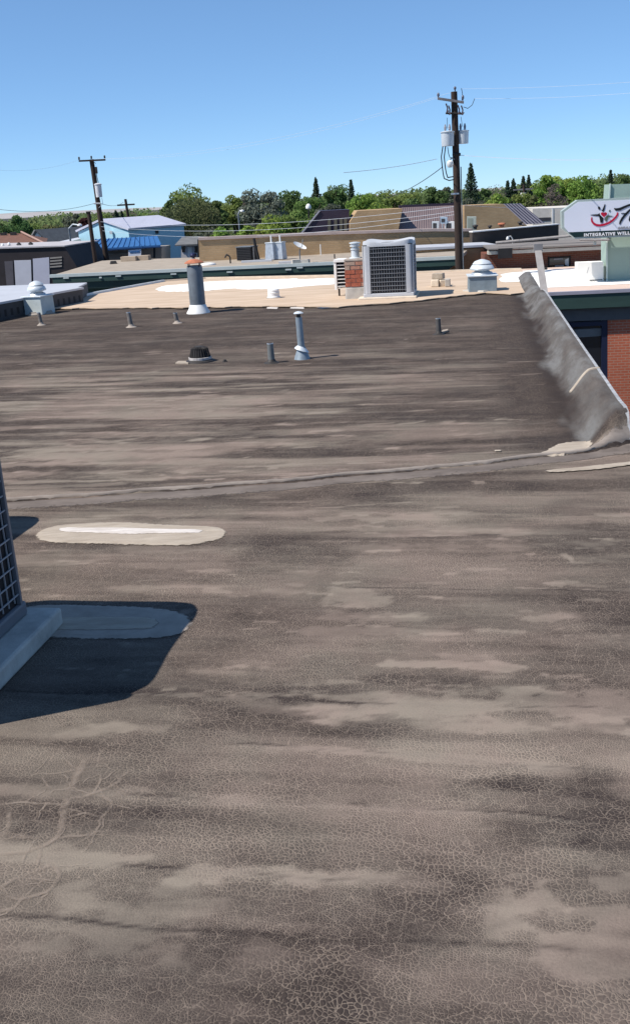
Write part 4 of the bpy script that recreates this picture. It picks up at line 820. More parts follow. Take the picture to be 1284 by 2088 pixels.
for pts in (((1116, 523), (1119, 523), (1119, 556), (1116, 556)), ((1159, 521), (1162, 521), (1162, 556), (1159, 556)), ((1119, 524), (1159, 522), (1159, 525), (1119, 527))): wallprism(kf, pts, .05, 'window_frame', black, t, .05)
wallprism(kf, ((1128, 527), (1146, 526), (1146, 529), (1128, 530)), .02, 'window_print', inkgrey, t, .04); wallprism(kf, ((1150, 530), (1158, 526), (1158, 543), (1151, 540)), .02, 'window_print', galvp, t, .04); wallprism(kf, ((1130, 541), (1148, 540), (1148, 543), (1130, 544)), .02, 'window_print', inkgrey, t, .04)
q = kf(1025, 515) - kf.back * .52; MB().box(q, (.5, .15, .35)).build('eave_box', black, t, world=True)
pf = at(1125, 486, 38.2); pipeobj('long thin conduit rising along the shop roof', [kf(1010, 501) + UP * .1, kf(1150, 489) + UP * .12, kf(1200, 484) + UP * .15], .05, strutm, 'roof_conduit', 'conduit')

# mansard building
mf = facade(at(715, 450, 52), R(0))
t = thing('mansard_building', 'tan brick mansard building with mauve seamed roof and dark sloped glazing', 'building', Vector((mf(715, 470).x, mf(715, 470).y, GROUND)))
def back(q, d): return q + mf.back * d
MB().prism([mf(713, 500), mf(713, 452), mf(728, 430), mf(820, 425), mf(806, 500)], mf.back * 3).build('gable_wall', tanbrick, t, world=True)
MB().prism([mf(946, 500), mf(946, 419), mf(1026, 416), mf(1075, 462), mf(1075, 500)], mf.back * 3).build('gable_wall', tanbrick, t, world=True)
a, b, c_, d_ = mf(805, 474), mf(938, 470), back(mf(938, 419), 1.8), back(mf(820, 424), 1.8)
MB().prism([a, b, c_, d_], mf.back * .3).build('seam_roof', mauve, t, world=True)
m = MB()
for i in range(27):
    u_ = (i + .5) / 27; lo = a.lerp(b, u_); hi = d_.lerp(c_, u_); m.prism([lo - mf.back * .05, lo - mf.back * .05 + mf.along * .04, lo + mf.along * .04 + mf.back * .02, lo + mf.back * .02], hi - lo)
m.build('standing_seams', mauve, t, world=True)['kind'] = 'stuff'
MB().prism([a - mf.back * .12, a - mf.back * .12 + mf.along * .12, d_ - mf.back * .12 + mf.along * .12, d_ - mf.back * .12], mf.back * .4).build('rake_trim', purple, t, world=True)
MB().prism([d_, c_, c_ + UP * .12, d_ + UP * .12], mf.back * .3).build('ridge_trim', purple, t, world=True)
# sloped glazing at the right
ga, gb, gc, gd = mf(1062, 458), mf(1110, 455), back(mf(1072, 415), 1.2), back(mf(1026, 416), 1.2)
MB().prism([ga, gb, gc, gd], mf.back * .3).build('glazing_frame', navyframe, t, world=True)
for i in range(7):
    u0, u1 = (i + .12) / 7, (i + .72) / 7
    MB().prism([ga.lerp(gb, u0) - mf.back * .03, ga.lerp(gb, u1) - mf.back * .03, gd.lerp(gc, u1) - mf.back * .03, gd.lerp(gc, u0) - mf.back * .03], -mf.back * .02).build('roof_panel', mat('glazing_panel', (.20, .19, .22), .25, .2, .15, 2), t, world=True)
# plum mansard at the left
t = thing('plum_mansard_roof', 'dark plum metal mansard roof left of the tan mansard building', 'building', Vector((mf(660, 470).x, mf(660, 470).y + .5, GROUND)))
pm = facade(at(660, 450, 52.6), 0)
MB().prism([pm(613, 478), pm(652, 430), pm(712, 427), pm(712, 520), pm(613, 520)], pm.back * 2.5).build('roof', purple, t, world=True)
MB().prism([pm(612, 478) - pm.back * .05, pm(615, 478) - pm.back * .05, pm(653, 430) - pm.back * .05, pm(650, 430) - pm.back * .05], pm.back * .3).build('rake_trim', mat('pale_rake', (.38, .36, .38), .5), t, world=True)
for x in (668, 681, 692, 701): wallprism(pm, ((x, 446), (x + 6, 446), (x + 6, 472), (x, 472)), .05, 'wall_panel', mat('olive_panel', (.13, .12, .09), .8), t, .04)
for (x0, x1, y0, y1, lab, mm) in ((880, 897, 452, 472, 'left small grey condenser on the tan parapet roof', galvp), (906, 930, 452, 472, 'white condenser between the fan box and the utility pole', whitem), (897, 914, 443, 456, 'raised pale blue fan box between the two small condensers', mat('pale_blue_box', (.40, .50, .60), .5, .1)), (951, 973, 442, 470, 'tall pale green condenser right of the utility pole', mat('pale_green_case', (.42, .46, .40), .6))):
    ff = facade(at(x0, y1, 46), R(-10)); t = thing('roof_condenser', lab, 'air conditioner', ff(x0, y1), 0, 'condensers on the tan building roof')
    wallprism(ff, ((x0, y0), (x1 - 3, y0), (x1 - 3, y1), (x0, y1)), .5, 'case', mm, t); wallprism(ff, ((x0 + 2, y0 + 3), (x0 + (x1 - x0) * .55, y0 + 3), (x0 + (x1 - x0) * .55, y1 - 3), (x0 + 2, y1 - 3)), .02, 'grille', charcoal if x0 < 940 else mat('sage_grille', (.28, .31, .26), .7), t, .01)
    if y1 < 460: wallprism(ff, ((x0 + 3, y1), (x0 + 5, y1), (x0 + 5, 474), (x0 + 3, 474)), .06, 'leg', galv, t); wallprism(ff, ((x1 - 7, y1), (x1 - 5, y1), (x1 - 5, 474), (x1 - 7, 474)), .06, 'leg', galv, t)
ff = facade(at(1000, 462, 41.8), R(12))
for x, y, w_, h_, lab in ((998, 464, 7, 6, 'small brown box on the white coping of the brown wall'), (1022, 461, 12, 8, 'dark red vent hood on the white coping of the brown wall'), (1060, 457, 9, 7, 'right dark vent on the coping near the sloped glazing'), (968, 466, 9, 9, 'round black fan beside the pale green condenser')):
    q = ff(x, y + 2); b = MB().lathe([(w_ * .008, 0), (w_ * .008, h_ * .01), (w_ * .014, h_ * .014), (w_ * .012, h_ * .02), (.02, h_ * .022)], n=12).build('coping_vent', castiron if 'red' not in lab else rust, None, True); b.location = q; tag(b, lab, 'vent')
wf = facade(at(1100, 440, 60), R(-5))
t = thing('white_flat_building', 'white flat roofed building behind the sign', 'building', Vector((wf(1100, 440).x, wf(1100, 440).y, GROUND)))
wallprism(wf, ((1085, 426), (1260, 418), (1260, 500), (1085, 500)), 6, 'wall', mat('cream_wall', (.62, .57, .50), .8), t); wallprism(wf, ((1097, 444), (1122, 443), (1122, 450), (1097, 451)), .05, 'window', charcoal, t, .02); wallprism(wf, ((1124, 424), (1127, 424), (1127, 500), (1124, 500)), .1, 'corner_trim', whitem, t, .03)

# ------------------------------------------------------------------ storefront building on the right with sign
rf = facade(on(1130, 597, -1.25), R(-7))
t = thing('storefront_building', 'brick storefront with dark green eave and pale roof at right edge', 'building', Vector((rf(1130, 620).x, rf(1130, 620).y, GROUND)))
ra = rf(1060, 600); ra.z = -1.25; re = ra + rf.along * 7.5
MB().prism([ra, re, re + rf.back * 9, ra + rf.back * 9], (0, 0, -.1)).build('roof', mat('pink_coating', (.60, .46, .38), .85, 0, .1, 1.2, stretch=(.3, 2, 1)), t, world=True)
MB().prism([ra + rf.back * 1.5 + UP * .004, re + rf.back * 1.5 + UP * .004, re + rf.back * 8 + UP * .004, ra + rf.back * 8 + UP * .004], (0, 0, .006)).build('white_coating', whitecoat, t, world=True)
MB().prism([ra - rf.back * .06 + UP * .02, re - rf.back * .06 + UP * .02, re - rf.back * .06 - UP * .07, ra - rf.back * .06 - UP * .07], rf.back * .14).build('drip_edge', mat('mauve_drip', (.40, .37, .42), .4, .3, .1, 2), t, world=True)
MB().prism([ra - rf.back * .03 - UP * .072, re - rf.back * .03 - UP * .072, re - rf.back * .03 - UP * .46, ra - rf.back * .03 - UP * .46], rf.back * .1).build('fascia_board', green_f, t, world=True)
MB().prism([ra + rf.back * .08 - UP * .42, re + rf.back * .08 - UP * .42, re + rf.back * .6 - UP * .42, ra + rf.back * .5 - UP * .42], (0, 0, -.04)).build('soffit', green_f, t, world=True)
sf = facade(ra + rf.back * .22, R(-7))
wallprism(sf, ((1130, 632), (1300, 624), (1300, 650), (1130, 656)), .5, 'header', mat('grey_header', (.10, .10, .105), .7), t, .04)
wallprism(sf, ((1238, 645), (1400, 638), (1400, 900), (1238, 900)), .5, 'wall', redbrick, t)
wallprism(sf, ((1120, 655), (1232, 650), (1232, 900), (1120, 900)), .1, 'window', glassd, t, -.12)
for pts in (((1226, 650), (1238, 650), (1238, 900), (1226, 900)), ((1160, 652), (1168, 652), (1168, 900), (1160, 900)), ((1120, 660), (1226, 655), (1226, 664), (1120, 669))): wallprism(sf, pts, .1, 'window_frame', navyframe, t, -.02)
wallprism(sf, ((1168, 673), (1226, 670), (1226, 686), (1168, 690)), .03, 'window_blind', mat('grey_blind', (.16, .16, .16), .8), t, -.1)
# white box and green sign column
cf = facade(on(1232, 574, -1.25) + rf.back * .05, R(-7))
t = thing('white_roof_box', 'bright white box standing on the pale roof beside the green column', 'box', cf(1178, 574))
wallprism(cf, ((1176, 536), (1229, 534), (1229, 573), (1176, 576)), .5, 'panel', whitecoat, t); wallprism(cf, ((1201, 571), (1227, 569.5), (1227, 571), (1201, 572.5)), .02, 'slot', castiron, t, .015)
def scratch(x0, y0, x1, y1): a = cf(x0, y0) - cf.back * .006; b = cf(x1, y1) - cf.back * .006; MB().prism([a, a + Vector((.012, 0, .01)), b + Vector((.012, 0, .01)), b], cf.back * .005).build('scuff', inkgrey, t, world=True)
scratch(1199, 545, 1195, 557)
t = thing('sign_column', 'tall sage green column carrying the white shop sign', 'column', cf(1236, 573))
wallprism(cf, ((1236, 574), (1236, 480), (1243, 376), (1420, 370), (1420, 566)), 1.0, 'panel', sage, t)
wallprism(cf, ((1234.5, 575), (1234.5, 480), (1241.5, 374.5), (1244, 374.5), (1237.5, 480), (1237.5, 575)), .06, 'corner_trim', mat('pale_sage', (.52, .60, .55), .5), t, .05)
wallprism(cf, ((1238, 407), (1420, 399), (1420, 396), (1239, 404)), .05, 'band', mat('grey_sage', (.33, .38, .36), .6), t, .03)
gx = facade(on(1232, 574, -1.25) - rf.back * .75, R(-7))
t = thing('shop_sign', 'white shop sign with red swoosh figure logo, heart and dark lower band', 'sign', gx(1145, 486))
out_ = ((1145, 466), (1144, 431), (1176, 408), (1440, 396), (1468, 416), (1470, 452), (1440, 476), (1172, 487))
wallprism(gx, out_, .35, 'case', signframe, t)
inn = ((1149.5, 463.5), (1149.5, 433), (1177.5, 412), (1438, 400), (1463, 418), (1465, 450), (1449, 461), (1158, 473.5))
wallprism(gx, inn, .02, 'face', signwhite, t, .015)
wallprism(gx, ((1158.5, 474), (1449, 461.5), (1438, 472), (1170, 483.5)), .02, 'band', signgreen, t, .015)
def Z(X, Y): return 1134 + X / 8.56, 370 + Y / 8.56       # enlargement coordinates to photograph
def decal(name, pts, m, dz=.006):
    q = [gx(*Z(x, y)) - gx.back * .02 for x, y in pts]; return MB().prism(q, -gx.back * dz).build(name, m, t, world=True)
def stroke(name, pts, widths, m, dz=.006):
    lf_, rg = [], []; n = len(pts)
    for i, (x, y) in enumerate(pts):
        xa, ya = pts[max(0, i - 1)]; xb, yb = pts[min(n - 1, i + 1)]; dx, dy = xb - xa, yb - ya; l = math.hypot(dx, dy); nx, ny = -dy / l, dx / l
        w_ = widths[i] if isinstance(widths, (list, tuple)) else widths; lf_.append((x + nx * w_, y + ny * w_)); rg.append((x - nx * w_, y - ny * w_))
    m_ = MB()
    for i in range(n - 1):
        q = [gx(*Z(x, y)) - gx.back * .02 for x, y in (lf_[i], lf_[i + 1], rg[i + 1], rg[i])]; m_.prism(q, -gx.back * dz)
    return m_.build(name, m, t, world=True)
def ell(cx, cy, rx, ry, a=0, n=16): return [(cx + rx * math.cos(i * 2 * math.pi / n) * math.cos(a) - ry * math.sin(i * 2 * math.pi / n) * math.sin(a), cy + rx * math.cos(i * 2 * math.pi / n) * math.sin(a) + ry * math.sin(i * 2 * math.pi / n) * math.cos(a)) for i in range(n)]
decal('emblem_head', ell(737, 463, 20, 30, -.3), ink); decal('emblem_head', ell(922, 513, 13, 20, .4), signolive)
decal('emblem_body', [(580, 580), (720, 570), (780, 520), (835, 395), (848, 400), (830, 500), (800, 560), (815, 640), (800, 720), (760, 720), (745, 640), (735, 605), (650, 597)], ink)
decal('emblem_body', [(985, 605), (900, 590), (860, 600), (835, 660), (850, 700), (880, 680), (895, 630), (930, 612)], signolive)
hx = [(820 + 52 * (math.sin(a) ** 3) * 1.05, 575 - 3.3 * (13 * math.cos(a) - 5 * math.cos(2 * a) - 2 * math.cos(3 * a) - math.cos(4 * a))) for a in [i * 2 * math.pi / 26 for i in range(26)]]
decal('emblem_heart_edge', [(820 + (x - 820) * 1.35, 575 + (y - 575) * 1.4) for x, y in hx], signwhite, .009); decal('emblem_heart', hx, red, .013)
arc = [(612, 620), (605, 660), (615, 700), (645, 735), (690, 760), (750, 766), (820, 755), (900, 725), (970, 680), (1025, 625), (1055, 580), (1060, 540)]
stroke('emblem_swoosh', arc, [6, 12, 16, 18, 19, 19, 19, 18, 17, 16, 15, 13], red)
stroke('brush_lettering', [(1000, 470), (1030, 490), (1100, 482), (1180, 445), (1260, 412), (1330, 395), (1420, 385)], [8, 22, 24, 20, 18, 16, 8], ink)
stroke('brush_lettering', [(1290, 480), (1240, 530), (1190, 585), (1145, 640), (1110, 700), (1095, 745)], [14, 18, 20, 20, 18, 12], ink)
stroke('brush_lettering', [(1120, 555), (1180, 560), (1250, 545)], [5, 9, 8], ink); stroke('brush_lettering', [(1330, 560), (1285, 610), (1270, 670), (1290, 710), (1340, 690)], [12, 20, 20, 16, 10], ink); 
stroke('brush_lettering', [(745, 845), (752, 812)], [6, 5], inkgrey)
def lettering(txt, pos, pos2, size, m):
    cu = bpy.data.curves.new('t', 'FONT'); cu.body = txt; cu.size = size; cu.extrude = .004; cu.space_character = 1.25; cu.offset = .006; ob = bpy.data.objects.new('t', cu); COL.link(ob)
    me = bpy.data.meshes.new_from_object(ob.evaluated_get(bpy.context.evaluated_depsgraph_get())); bpy.data.objects.remove(ob)
    o = bpy.data.objects.new('lettering', me); me.materials.clear(); me.materials.append(m); COL.link(o)
    a = gx(*pos) - gx.back * .024; b = gx(*pos2) - gx.back * .024; X_ = (b - a); L_ = X_.length; X_.normalize(); Yv = Vector((0, 0, 1)); Yv = (Yv - X_ * Yv.dot(X_)).normalized(); Zv = X_.cross(Yv)
    w_ = max(v.co.x for v in me.vertices); s = L_ / w_
    M = Matrix(((X_.x * s, Yv.x, Zv.x, a.x), (X_.y * s, Yv.y, Zv.y, a.y), (X_.z * s, Yv.z, Zv.z, a.z), (0, 0, 0, 1)))
    me.transform(Matrix.Translation(-t.location) @ M); o.parent = t
lettering('INTEGRATIVE WELLNESS', (1189, 482), (1306, 476.8), .115, signlet); lettering('HEAL', (1259, 466.5), (1287, 465.3), .075, inkgrey)
for x in (1211, 1300): wallprism(gx, ((x, 485), (x + 5, 485), (x + 5, 500), (x, 500)), .1, 'leg', trimgrey, t, -.1)
pipeobj('steel rail bracing the sign foot to the column', [gx(1180, 489), gx(1240, 489), cf(1240, 487)], .035, strutm, 'sign_brace', 'brace')

# ------------------------------------------------------------------ left background buildings
df = facade(at(100, 520, 46), R(-6))
t = thing('dark_garage_building', 'near black building with two white shutters at left edge', 'building', Vector((df(60, 530).x, df(60, 530).y, GROUND)))
wallprism(df, ((-120, 512), (132, 504), (158, 545), (165, 620), (-120, 620)), 5, 'wall', darkbrown, t)
wallprism(df, ((-120, 511), (133, 503), (133, 500.5), (-120, 508)), 5.2, 'coping', mat('pale_coping', (.45, .42, .42), .7), t, .06)
wallprism(df, ((30, 531), (64, 530), (66, 600), (34, 600)), .1, 'shutter', mat('lilac_white', (.55, .54, .58), .6, 0, .04), t, .03); wallprism(df, ((68, 527.5), (101, 524.5), (103, 600), (70, 600)), .1, 'shutter', mat('lilac_white2', (.50, .49, .56), .6, 0, .04), t, .03)
for i in range(4): wallprism(df, ((103, 525 + i * 6), (127, 523 + i * 6), (127, 526 + i * 6), (103, 528 + i * 6)), .08, 'louvre', stucco, t, .03)
wallprism(df, ((10, 533), (27, 532), (30, 600), (16, 600)), .06, 'panel', mat('grey_plum', (.10, .09, .10), .7), t, .02)
# houses
def gable(name, label, pts_front, depth_vec, m_wall, m_roof, over=.25):
    eL, pk, eR = pts_front; base = Vector(((eL.x + eR.x) / 2, eL.y, GROUND)); t = thing(name, label, 'house', base); dv = Vector(depth_vec)
    gL_, gR_ = Vector((eL.x, eL.y, GROUND)), Vector((eR.x, eR.y, GROUND))
    MB().prism([gL_, gR_, eR, pk, eL], dv).build('wall', m_wall, t, world=True); dn_ = dv.normalized()
    for a, b in ((eL, pk), (eR, pk)):
        sl = (a - b).normalized(); lo = a + sl * over; nn = sl.cross(dn_).normalized(); nn = nn if nn.z > 0 else -nn
        MB().prism([b - dn_ * over + nn * .02, lo - dn_ * over + nn * .02, lo - dn_ * over + nn * .14, b - dn_ * over + nn * .14], dv + dn_ * over * 2).build('roof_slope', m_roof, t, world=True)
    return t
eL, pk, eR = at(28, 500, 62), at(42, 478, 62), at(160, 505, 62)
t = thing('brown_roof_house', 'house with hipped brown shingle roof at far left', 'house', Vector((at(40, 500, 66).x, 66, GROUND)))
A_, B2, C2, D2 = at(-90, 504, 62), at(93, 500, 62), at(45, 476, 67), at(-90, 478, 67); E2 = at(98, 486, 72)
MB().add([A_, B2, C2, D2, E2], [(0, 1, 2, 3), (1, 4, 2)]).build('roof', shing_br, t, world=True).modifiers.new('thick', 'SOLIDIFY').thickness = .15
MB().prism([A_ + Vector((0, .3, -.05)), B2 + Vector((-.3, .3, -.05)), Vector((B2.x - .3, 62.3, GROUND)), Vector((A_.x, 62.3, GROUND))], (0, 4, 0)).build('wall', stucco, t, world=True)
MB().cyl(B2 + Vector((0, -.05, .1)), C2 + Vector((0, -.05, .1)), .07, n=6).build('hip_cap', mat('hip_pink', (.34, .22, .18), .9), t, world=True)
for x, y in ((8, 479), (28, 478)): q = at(x, y, 66.4); MB().box(q, (.35, .3, .3)).build('roof_vent', castiron, t, world=True)
for x, y, lab in ((7, 502, 'left small vent on the dark building roof'), (20, 500, 'small white knob on the dark building roof'), (40, 500, 'dark capped vent on the dark building roof'), (64, 499, 'right dark capped vent on the dark building roof')):
    q = at(x, y + 4, 48); t = thing('parapet_vent', lab, 'vent', q, 0, 'vents on the dark building roof'); MB().cyl((0, 0, 0), (0, 0, .12), .06 if x < 30 else .1, n=8).build('pipe', concrete, t); MB().lathe([(.08 if x < 30 else .14, .12), (.05, .2), (.01, .22)], n=10).build('cap', whitem if x < 30 else black, t)
gable('grey_roof_house', 'house with grey shingle gable roof left of the blue building', (at(66, 492, 74), at(78, 470, 74), at(112, 503, 74)), (5, 5.2, 0), whitem, shing_gr)
ow = at(120, 505, 68); t = thing('open_shed', 'low white open shed roof in front of the blue building', 'shed', Vector((ow.x, ow.y, GROUND)))
MB().prism([at(100, 501, 66), at(160, 488, 66), at(165, 491, 60), at(108, 506, 60)], (0, 0, .12)).build('roof', silverroof, t, world=True)
for x in (112, 158): q = at(x, 500, 62); MB().box((q.x, q.y, GROUND + 1.75), (.12, .12, 3.4)).build('post', whitem, t, world=True)
cv = at(150, 508, 60); b = MB().lathe([(1.2, 0), (1.1, .3), (.6, .55), (.1, .62)], n=14).build('green_tarp', mat('green_tarp', (.16, .42, .10), .7), None, True); b.location = Vector((cv.x, cv.y, cv.z - .3)); tag(b, 'bright green mound beside the blue awning building', 'tarp')
# blue metal building
FR, FL, BR = at(262, 468, 62), at(160, 471, 65.6), at(375, 463, 66.2)
z_ = (FR.z + FL.z + BR.z) / 3; FR.z = FL.z = BR.z = z_; dv = BR - FR
pkp = (FL + FR) / 2; pkp.z = at(206, 451, 63.6).z
t = gable('blue_building', 'pale blue metal gabled building at left with lavender roof', (FL, pkp, FR), dv, bluewall, blueroof, .12); t['category'] = 'building'
q = FR.lerp(BR, .5) - UP * .25; MB().box(q - Vector((0, .1, 0)), (.18, .18, .18)).build('wall_lamp', castiron, t, world=True)
q = FL.lerp(FR, .7) - UP * .1; MB().box(q - Vector((.1, .1, 0)), (.16, .2, .2)).build('wall_lamp', whitem, t, world=True)
# blue awning shop
af = facade(at(250, 500, 54), R(-4))
t = thing('awning_shop', 'low greige shop with blue metal roof in front of the blue building', 'building', Vector((af(250, 520).x, af(250, 520).y, GROUND)))
wallprism(af, ((178, 512), (322, 506), (322, 620), (178, 620)), 2.5, 'wall', stucco, t, -1.0); wallprism(af, ((120, 519), (178, 517), (178, 620), (120, 620)), 2.0, 'wing', stucco, t, -.9)
MB().prism([af(174, 511), af(328, 502), back(af(308, 487), 2.2), back(af(180, 494), 2.2)], (0, 0, .07)).build('roof', awnblue, t, world=True)
m = MB(); a, b, c_, d_ = af(174, 511), af(328, 502), back(af(308, 487), 2.2), back(af(180, 494), 2.2)
for i in range(15): u_ = i / 14; lo = a.lerp(b, u_) + UP * .071; hi = d_.lerp(c_, u_) + UP * .071; m.prism([lo, lo + Vector((.03, 0, 0)), lo + Vector((.03, 0, .04)), lo + Vector((0, 0, .04))], hi - lo)
m.build('roof_ribs', awnblue, t, world=True)['kind'] = 'stuff'
wallprism(af, ((174, 513.5), (328, 504.5), (328, 502.2), (174, 511.2)), .06, 'eave_trim', mat('navy_trim', (.015, .05, .14), .5), t, .04)
wallprism(af, ((312, 505), (316, 505), (316, 620), (312, 620)), .12, 'post', black, t, -.1)
wallprism(af, ((262, 510), (288, 508), (288, 521), (262, 523)), .06, 'sign_board', signwhite, t, .0); wallprism(af, ((265, 513), (285, 511.5), (285, 514), (265, 515.5)), .02, 'sign_print', awnblue, t, .02)
wallprism(af, ((278, 526), (296, 525), (296, 620), (278, 620)), .05, 'doorway', black, t, -.92); wallprism(af, ((178, 521), (262, 518), (262, 520), (178, 523)), .05, 'wall_band', mat('band_pale', (.40, .37, .34), .8), t, -.93)
# little grey cottage
gf2 = facade(at(380, 510, 53), R(-4)); t = thing('grey_cottage', 'tiny white cottage with grey roof left of the tan brick wall', 'house', Vector((gf2(380, 520).x, gf2(380, 520).y, GROUND)))
wallprism(gf2, ((366, 502), (403, 500), (403, 620), (366, 620)), 2, 'wall', mat('cottage_wall', (.50, .49, .50), .8), t, -.5); MB().prism([gf2(357, 502), gf2(404, 500), back(gf2(402, 487), 1.6), back(gf2(364, 489), 1.6)], (0, 0, .07)).build('roof', shing_gr, t, world=True)
wallprism(gf2, ((368, 504), (374, 504), (374, 515), (368, 515)), .04, 'window', glassd, t, -.46); wallprism(gf2, ((380, 504), (388, 503.6), (388, 620), (380, 620)), .04, 'door', whitem, t, -.46); wallprism(gf2, ((394, 503), (401, 503), (401, 516), (394, 516)), .04, 'window', glassd, t, -.46)
wallprism(gf2, ((403.5, 488), (407, 488), (407, 620), (403.5, 620)), .2, 'corner_post', black, t, .1)

# ------------------------------------------------------------------ utility poles and wires
pb = at(938, 560, 34); pt = at(925, 187, 34)
base = Vector((pb.x + .05, pb.y, GROUND))
t = thing('utility_pole', 'tall wooden utility pole with crossarm and two grey transformers', 'pole', base)
ax = (pt - base)
def onp(y): k_ = (y - 187) / (555 - 187); return pt.lerp(at(938, 555, 34), k_)
MB().cyl(base, pt, .155, .10, 14).build('shaft', polewood, t, True, world=True)
MB().prism([at(892, 203, 33.83), at(945, 211, 33.83), at(945, 206, 33.83), at(892, 198, 33.83)], (0, .09, 0)).build('crossarm', polegrey, t, world=True)
for x, y, h_ in ((893, 200, .16), (943, 205, .16), (927, 186, .14)):
    q = at(x, y, 33.88); MB().lathe([(.02, 0), (.02, .05), (.045, .06), (.045, .08), (.025, .09), (.045, .10), (.04, .12), (.02, h_)], q, 10).build('insulator', mat('insulator_grey', (.12, .12, .16), .3, 0, .1), t, True, world=True)
def can(x, ytop, ybot, r_, Yd, lab):
    a = at(x, ybot, Yd); b = at(x - .5, ytop, Yd); h_ = (b - a).length; o = MB().lathe([(r_ * .93, 0), (r_ * .95, .03), (r_, h_ * .9), (r_ * 1.1, h_ * .9), (r_ * 1.1, h_ * .95), (r_ * .6, h_ * 1.0)], a, 20).build('transformer', xfgrey, t, True, world=True); o['label'] = lab
    for dx in (-.08, .06): MB().lathe([(.03, h_ * .97), (.03, h_ + .04), (.045, h_ + .05), (.03, h_ + .08), (.045, h_ + .09), (.015, h_ + .2)], a - base + Vector((dx, -.05, 0)), 8).build('bushing', mat('bushing_grey', (.30, .30, .33), .4), o, True)
    MB().box(a + Vector((0, r_ * .6, h_ * .6)), (.1, r_ * 1.4, .12)).build('hanger', castiron, t, world=True)
can(912, 267, 298, .21, 33.75, 'left transformer can, sunlit'); can(943, 265, 293, .19, 34.1, 'right transformer can, shaded')
for i, (x, y) in enumerate(((910, 222), (915, 226), (934, 225), (941, 226))):
    q = at(x, y, 33.8); MB().tube([q + Vector((-.02, 0, .16)), q + Vector((.03, 0, .02)), q + Vector((.0, 0, -.12)), q + Vector((.07, 0, -.05))], .022, 6).build('cutout_fuse', mat('fuse_plum', (.08, .05, .06), .5), t, world=True)
MB().tube([at(908, 231, 33.9), at(944, 232, 33.9)], .03, 6).build('fuse_arm', castiron, t, world=True)
MB().tube([at(922, 314, 33.9), at(938, 315, 33.9)], .05, 8).build('clamp_rack', black, t, world=True)
q = at(917, 335, 33.7); MB().lathe([(.06, -.1), (.11, -.02), (.10, .08), (.03, .13)], q, 14).build('lamp_head', whitem, t, True, world=True); MB().tube([q + UP * .12, q + Vector((.05, .05, .2)), at(926, 325, 33.9)], .02, 6).build('lamp_arm', greypaint, t, world=True)
def loop(pts, r_, m=copper, nm='drip_loop'): MB().tube([at(x, y, Yd) for x, y, Yd in pts], r_, 5).build(nm, m, t, world=True)
loop([(904, 272, 33.7), (902, 300, 33.7), (899, 320, 33.7), (901, 340, 33.7), (903, 355, 33.7), (905, 364, 33.7), (915, 368, 33.7), (925, 366, 33.8)], .018); loop([(908, 296, 33.7), (905, 320, 33.7), (907, 340, 33.7), (909, 352, 33.7), (912, 362, 33.7), (924, 360, 33.8)], .018); loop([(912, 300, 33.7), (914, 314, 33.7), (917, 322, 33.7)], .012)
loop([(941, 205, 33.9), (942, 190, 33.9), (940, 180, 33.9)], .010); loop([(944, 218, 33.9), (953, 221, 33.9), (962, 214, 33.9), (967, 201, 33.9)], .010)
loop([(911, 240, 33.8), (911, 262, 33.8)], .008); loop([(939, 238, 33.9), (942, 258, 33.9)], .008)
MB().tube([at(939, 340, 33.86), at(944, 550, 33.86)], .018, 5).build('conduit', greypaint, t, world=True); MB().box(at(927, 395, 33.85), (.26, .05, .05)).build('strap', galv, t, world=True)
# left pole
pt = at(187, 325, 50); pb = at(209, 540, 50); base = Vector((pb.x + .4, 50, GROUND))
t = thing('utility_pole', 'wooden utility pole with single transformer in front of the blue building', 'pole', base)
MB().cyl(base, pt, .17, .105, 12).build('shaft', polewood, t, True, world=True); MB().prism([at(161, 330, 49.85), at(215, 327.5, 49.85), at(215, 324, 49.85), at(161, 326.5, 49.85)], (0, .1, 0)).build('crossarm', polewood, t, world=True)
for x, y in ((162, 326), (187, 324), (214, 323)): MB().lathe([(.03, 0), (.05, .05), (.03, .07), (.05, .1), (.02, .14)], at(x, y, 49.9), 8).build('insulator', castiron, t, True, world=True)
a = at(203, 402, 49.7); MB().lathe([(.15, 0), (.16, .55), (.18, .56), (.18, .6), (.08, .64)], a, 16).build('transformer', mat('pale_can', (.62, .63, .65), .5), t, True, world=True)
MB().tube([at(197, 345, 49.8), at(198, 360, 49.8), at(202, 377, 49.7)], .018, 5).build('fuse', castiron, t, world=True); MB().box(at(197, 347, 49.8), (.1, .05, .3)).build('cutout_fuse', castiron, t, world=True); MB().tube([at(208, 403, 49.7), at(210, 415, 49.7), at(202, 424, 49.8)], .012, 5).build('drip_loop', palewire, t, world=True); MB().tube([at(192, 415, 49.8), at(206, 415, 49.8)], .04, 6).build('clamp_rack', galv, t, world=True)
MB().tube([at(190, 328, 49.8), at(196, 322 + 12, 49.8)], .012, 4).build('brace', castiron, t, world=True)
pt = at(181, 433, 47); base = Vector((at(191, 540, 47).x + .2, 47, GROUND))
t = thing('service_pole', 'shorter plain dark pole just left of the transformer pole', 'pole', base); MB().cyl(base, pt, .12, .085, 10).build('shaft', polewood, t, True, world=True); MB().box(pt + UP * .02, (.2, .2, .05)).build('cap', castiron, t, world=True)
pt = at(256, 406, 95); base = Vector((pt.x + .4, 95, GROUND)); t = thing('distant_pole', 'thin distant pole above the blue building roof', 'pole', base); MB().cyl(base, pt, .16, .12, 8).build('shaft', polewood, t, True, world=True); MB().box(pt - UP * .5, (1.6, .12, .14)).build('crossarm', polewood, t, world=True)
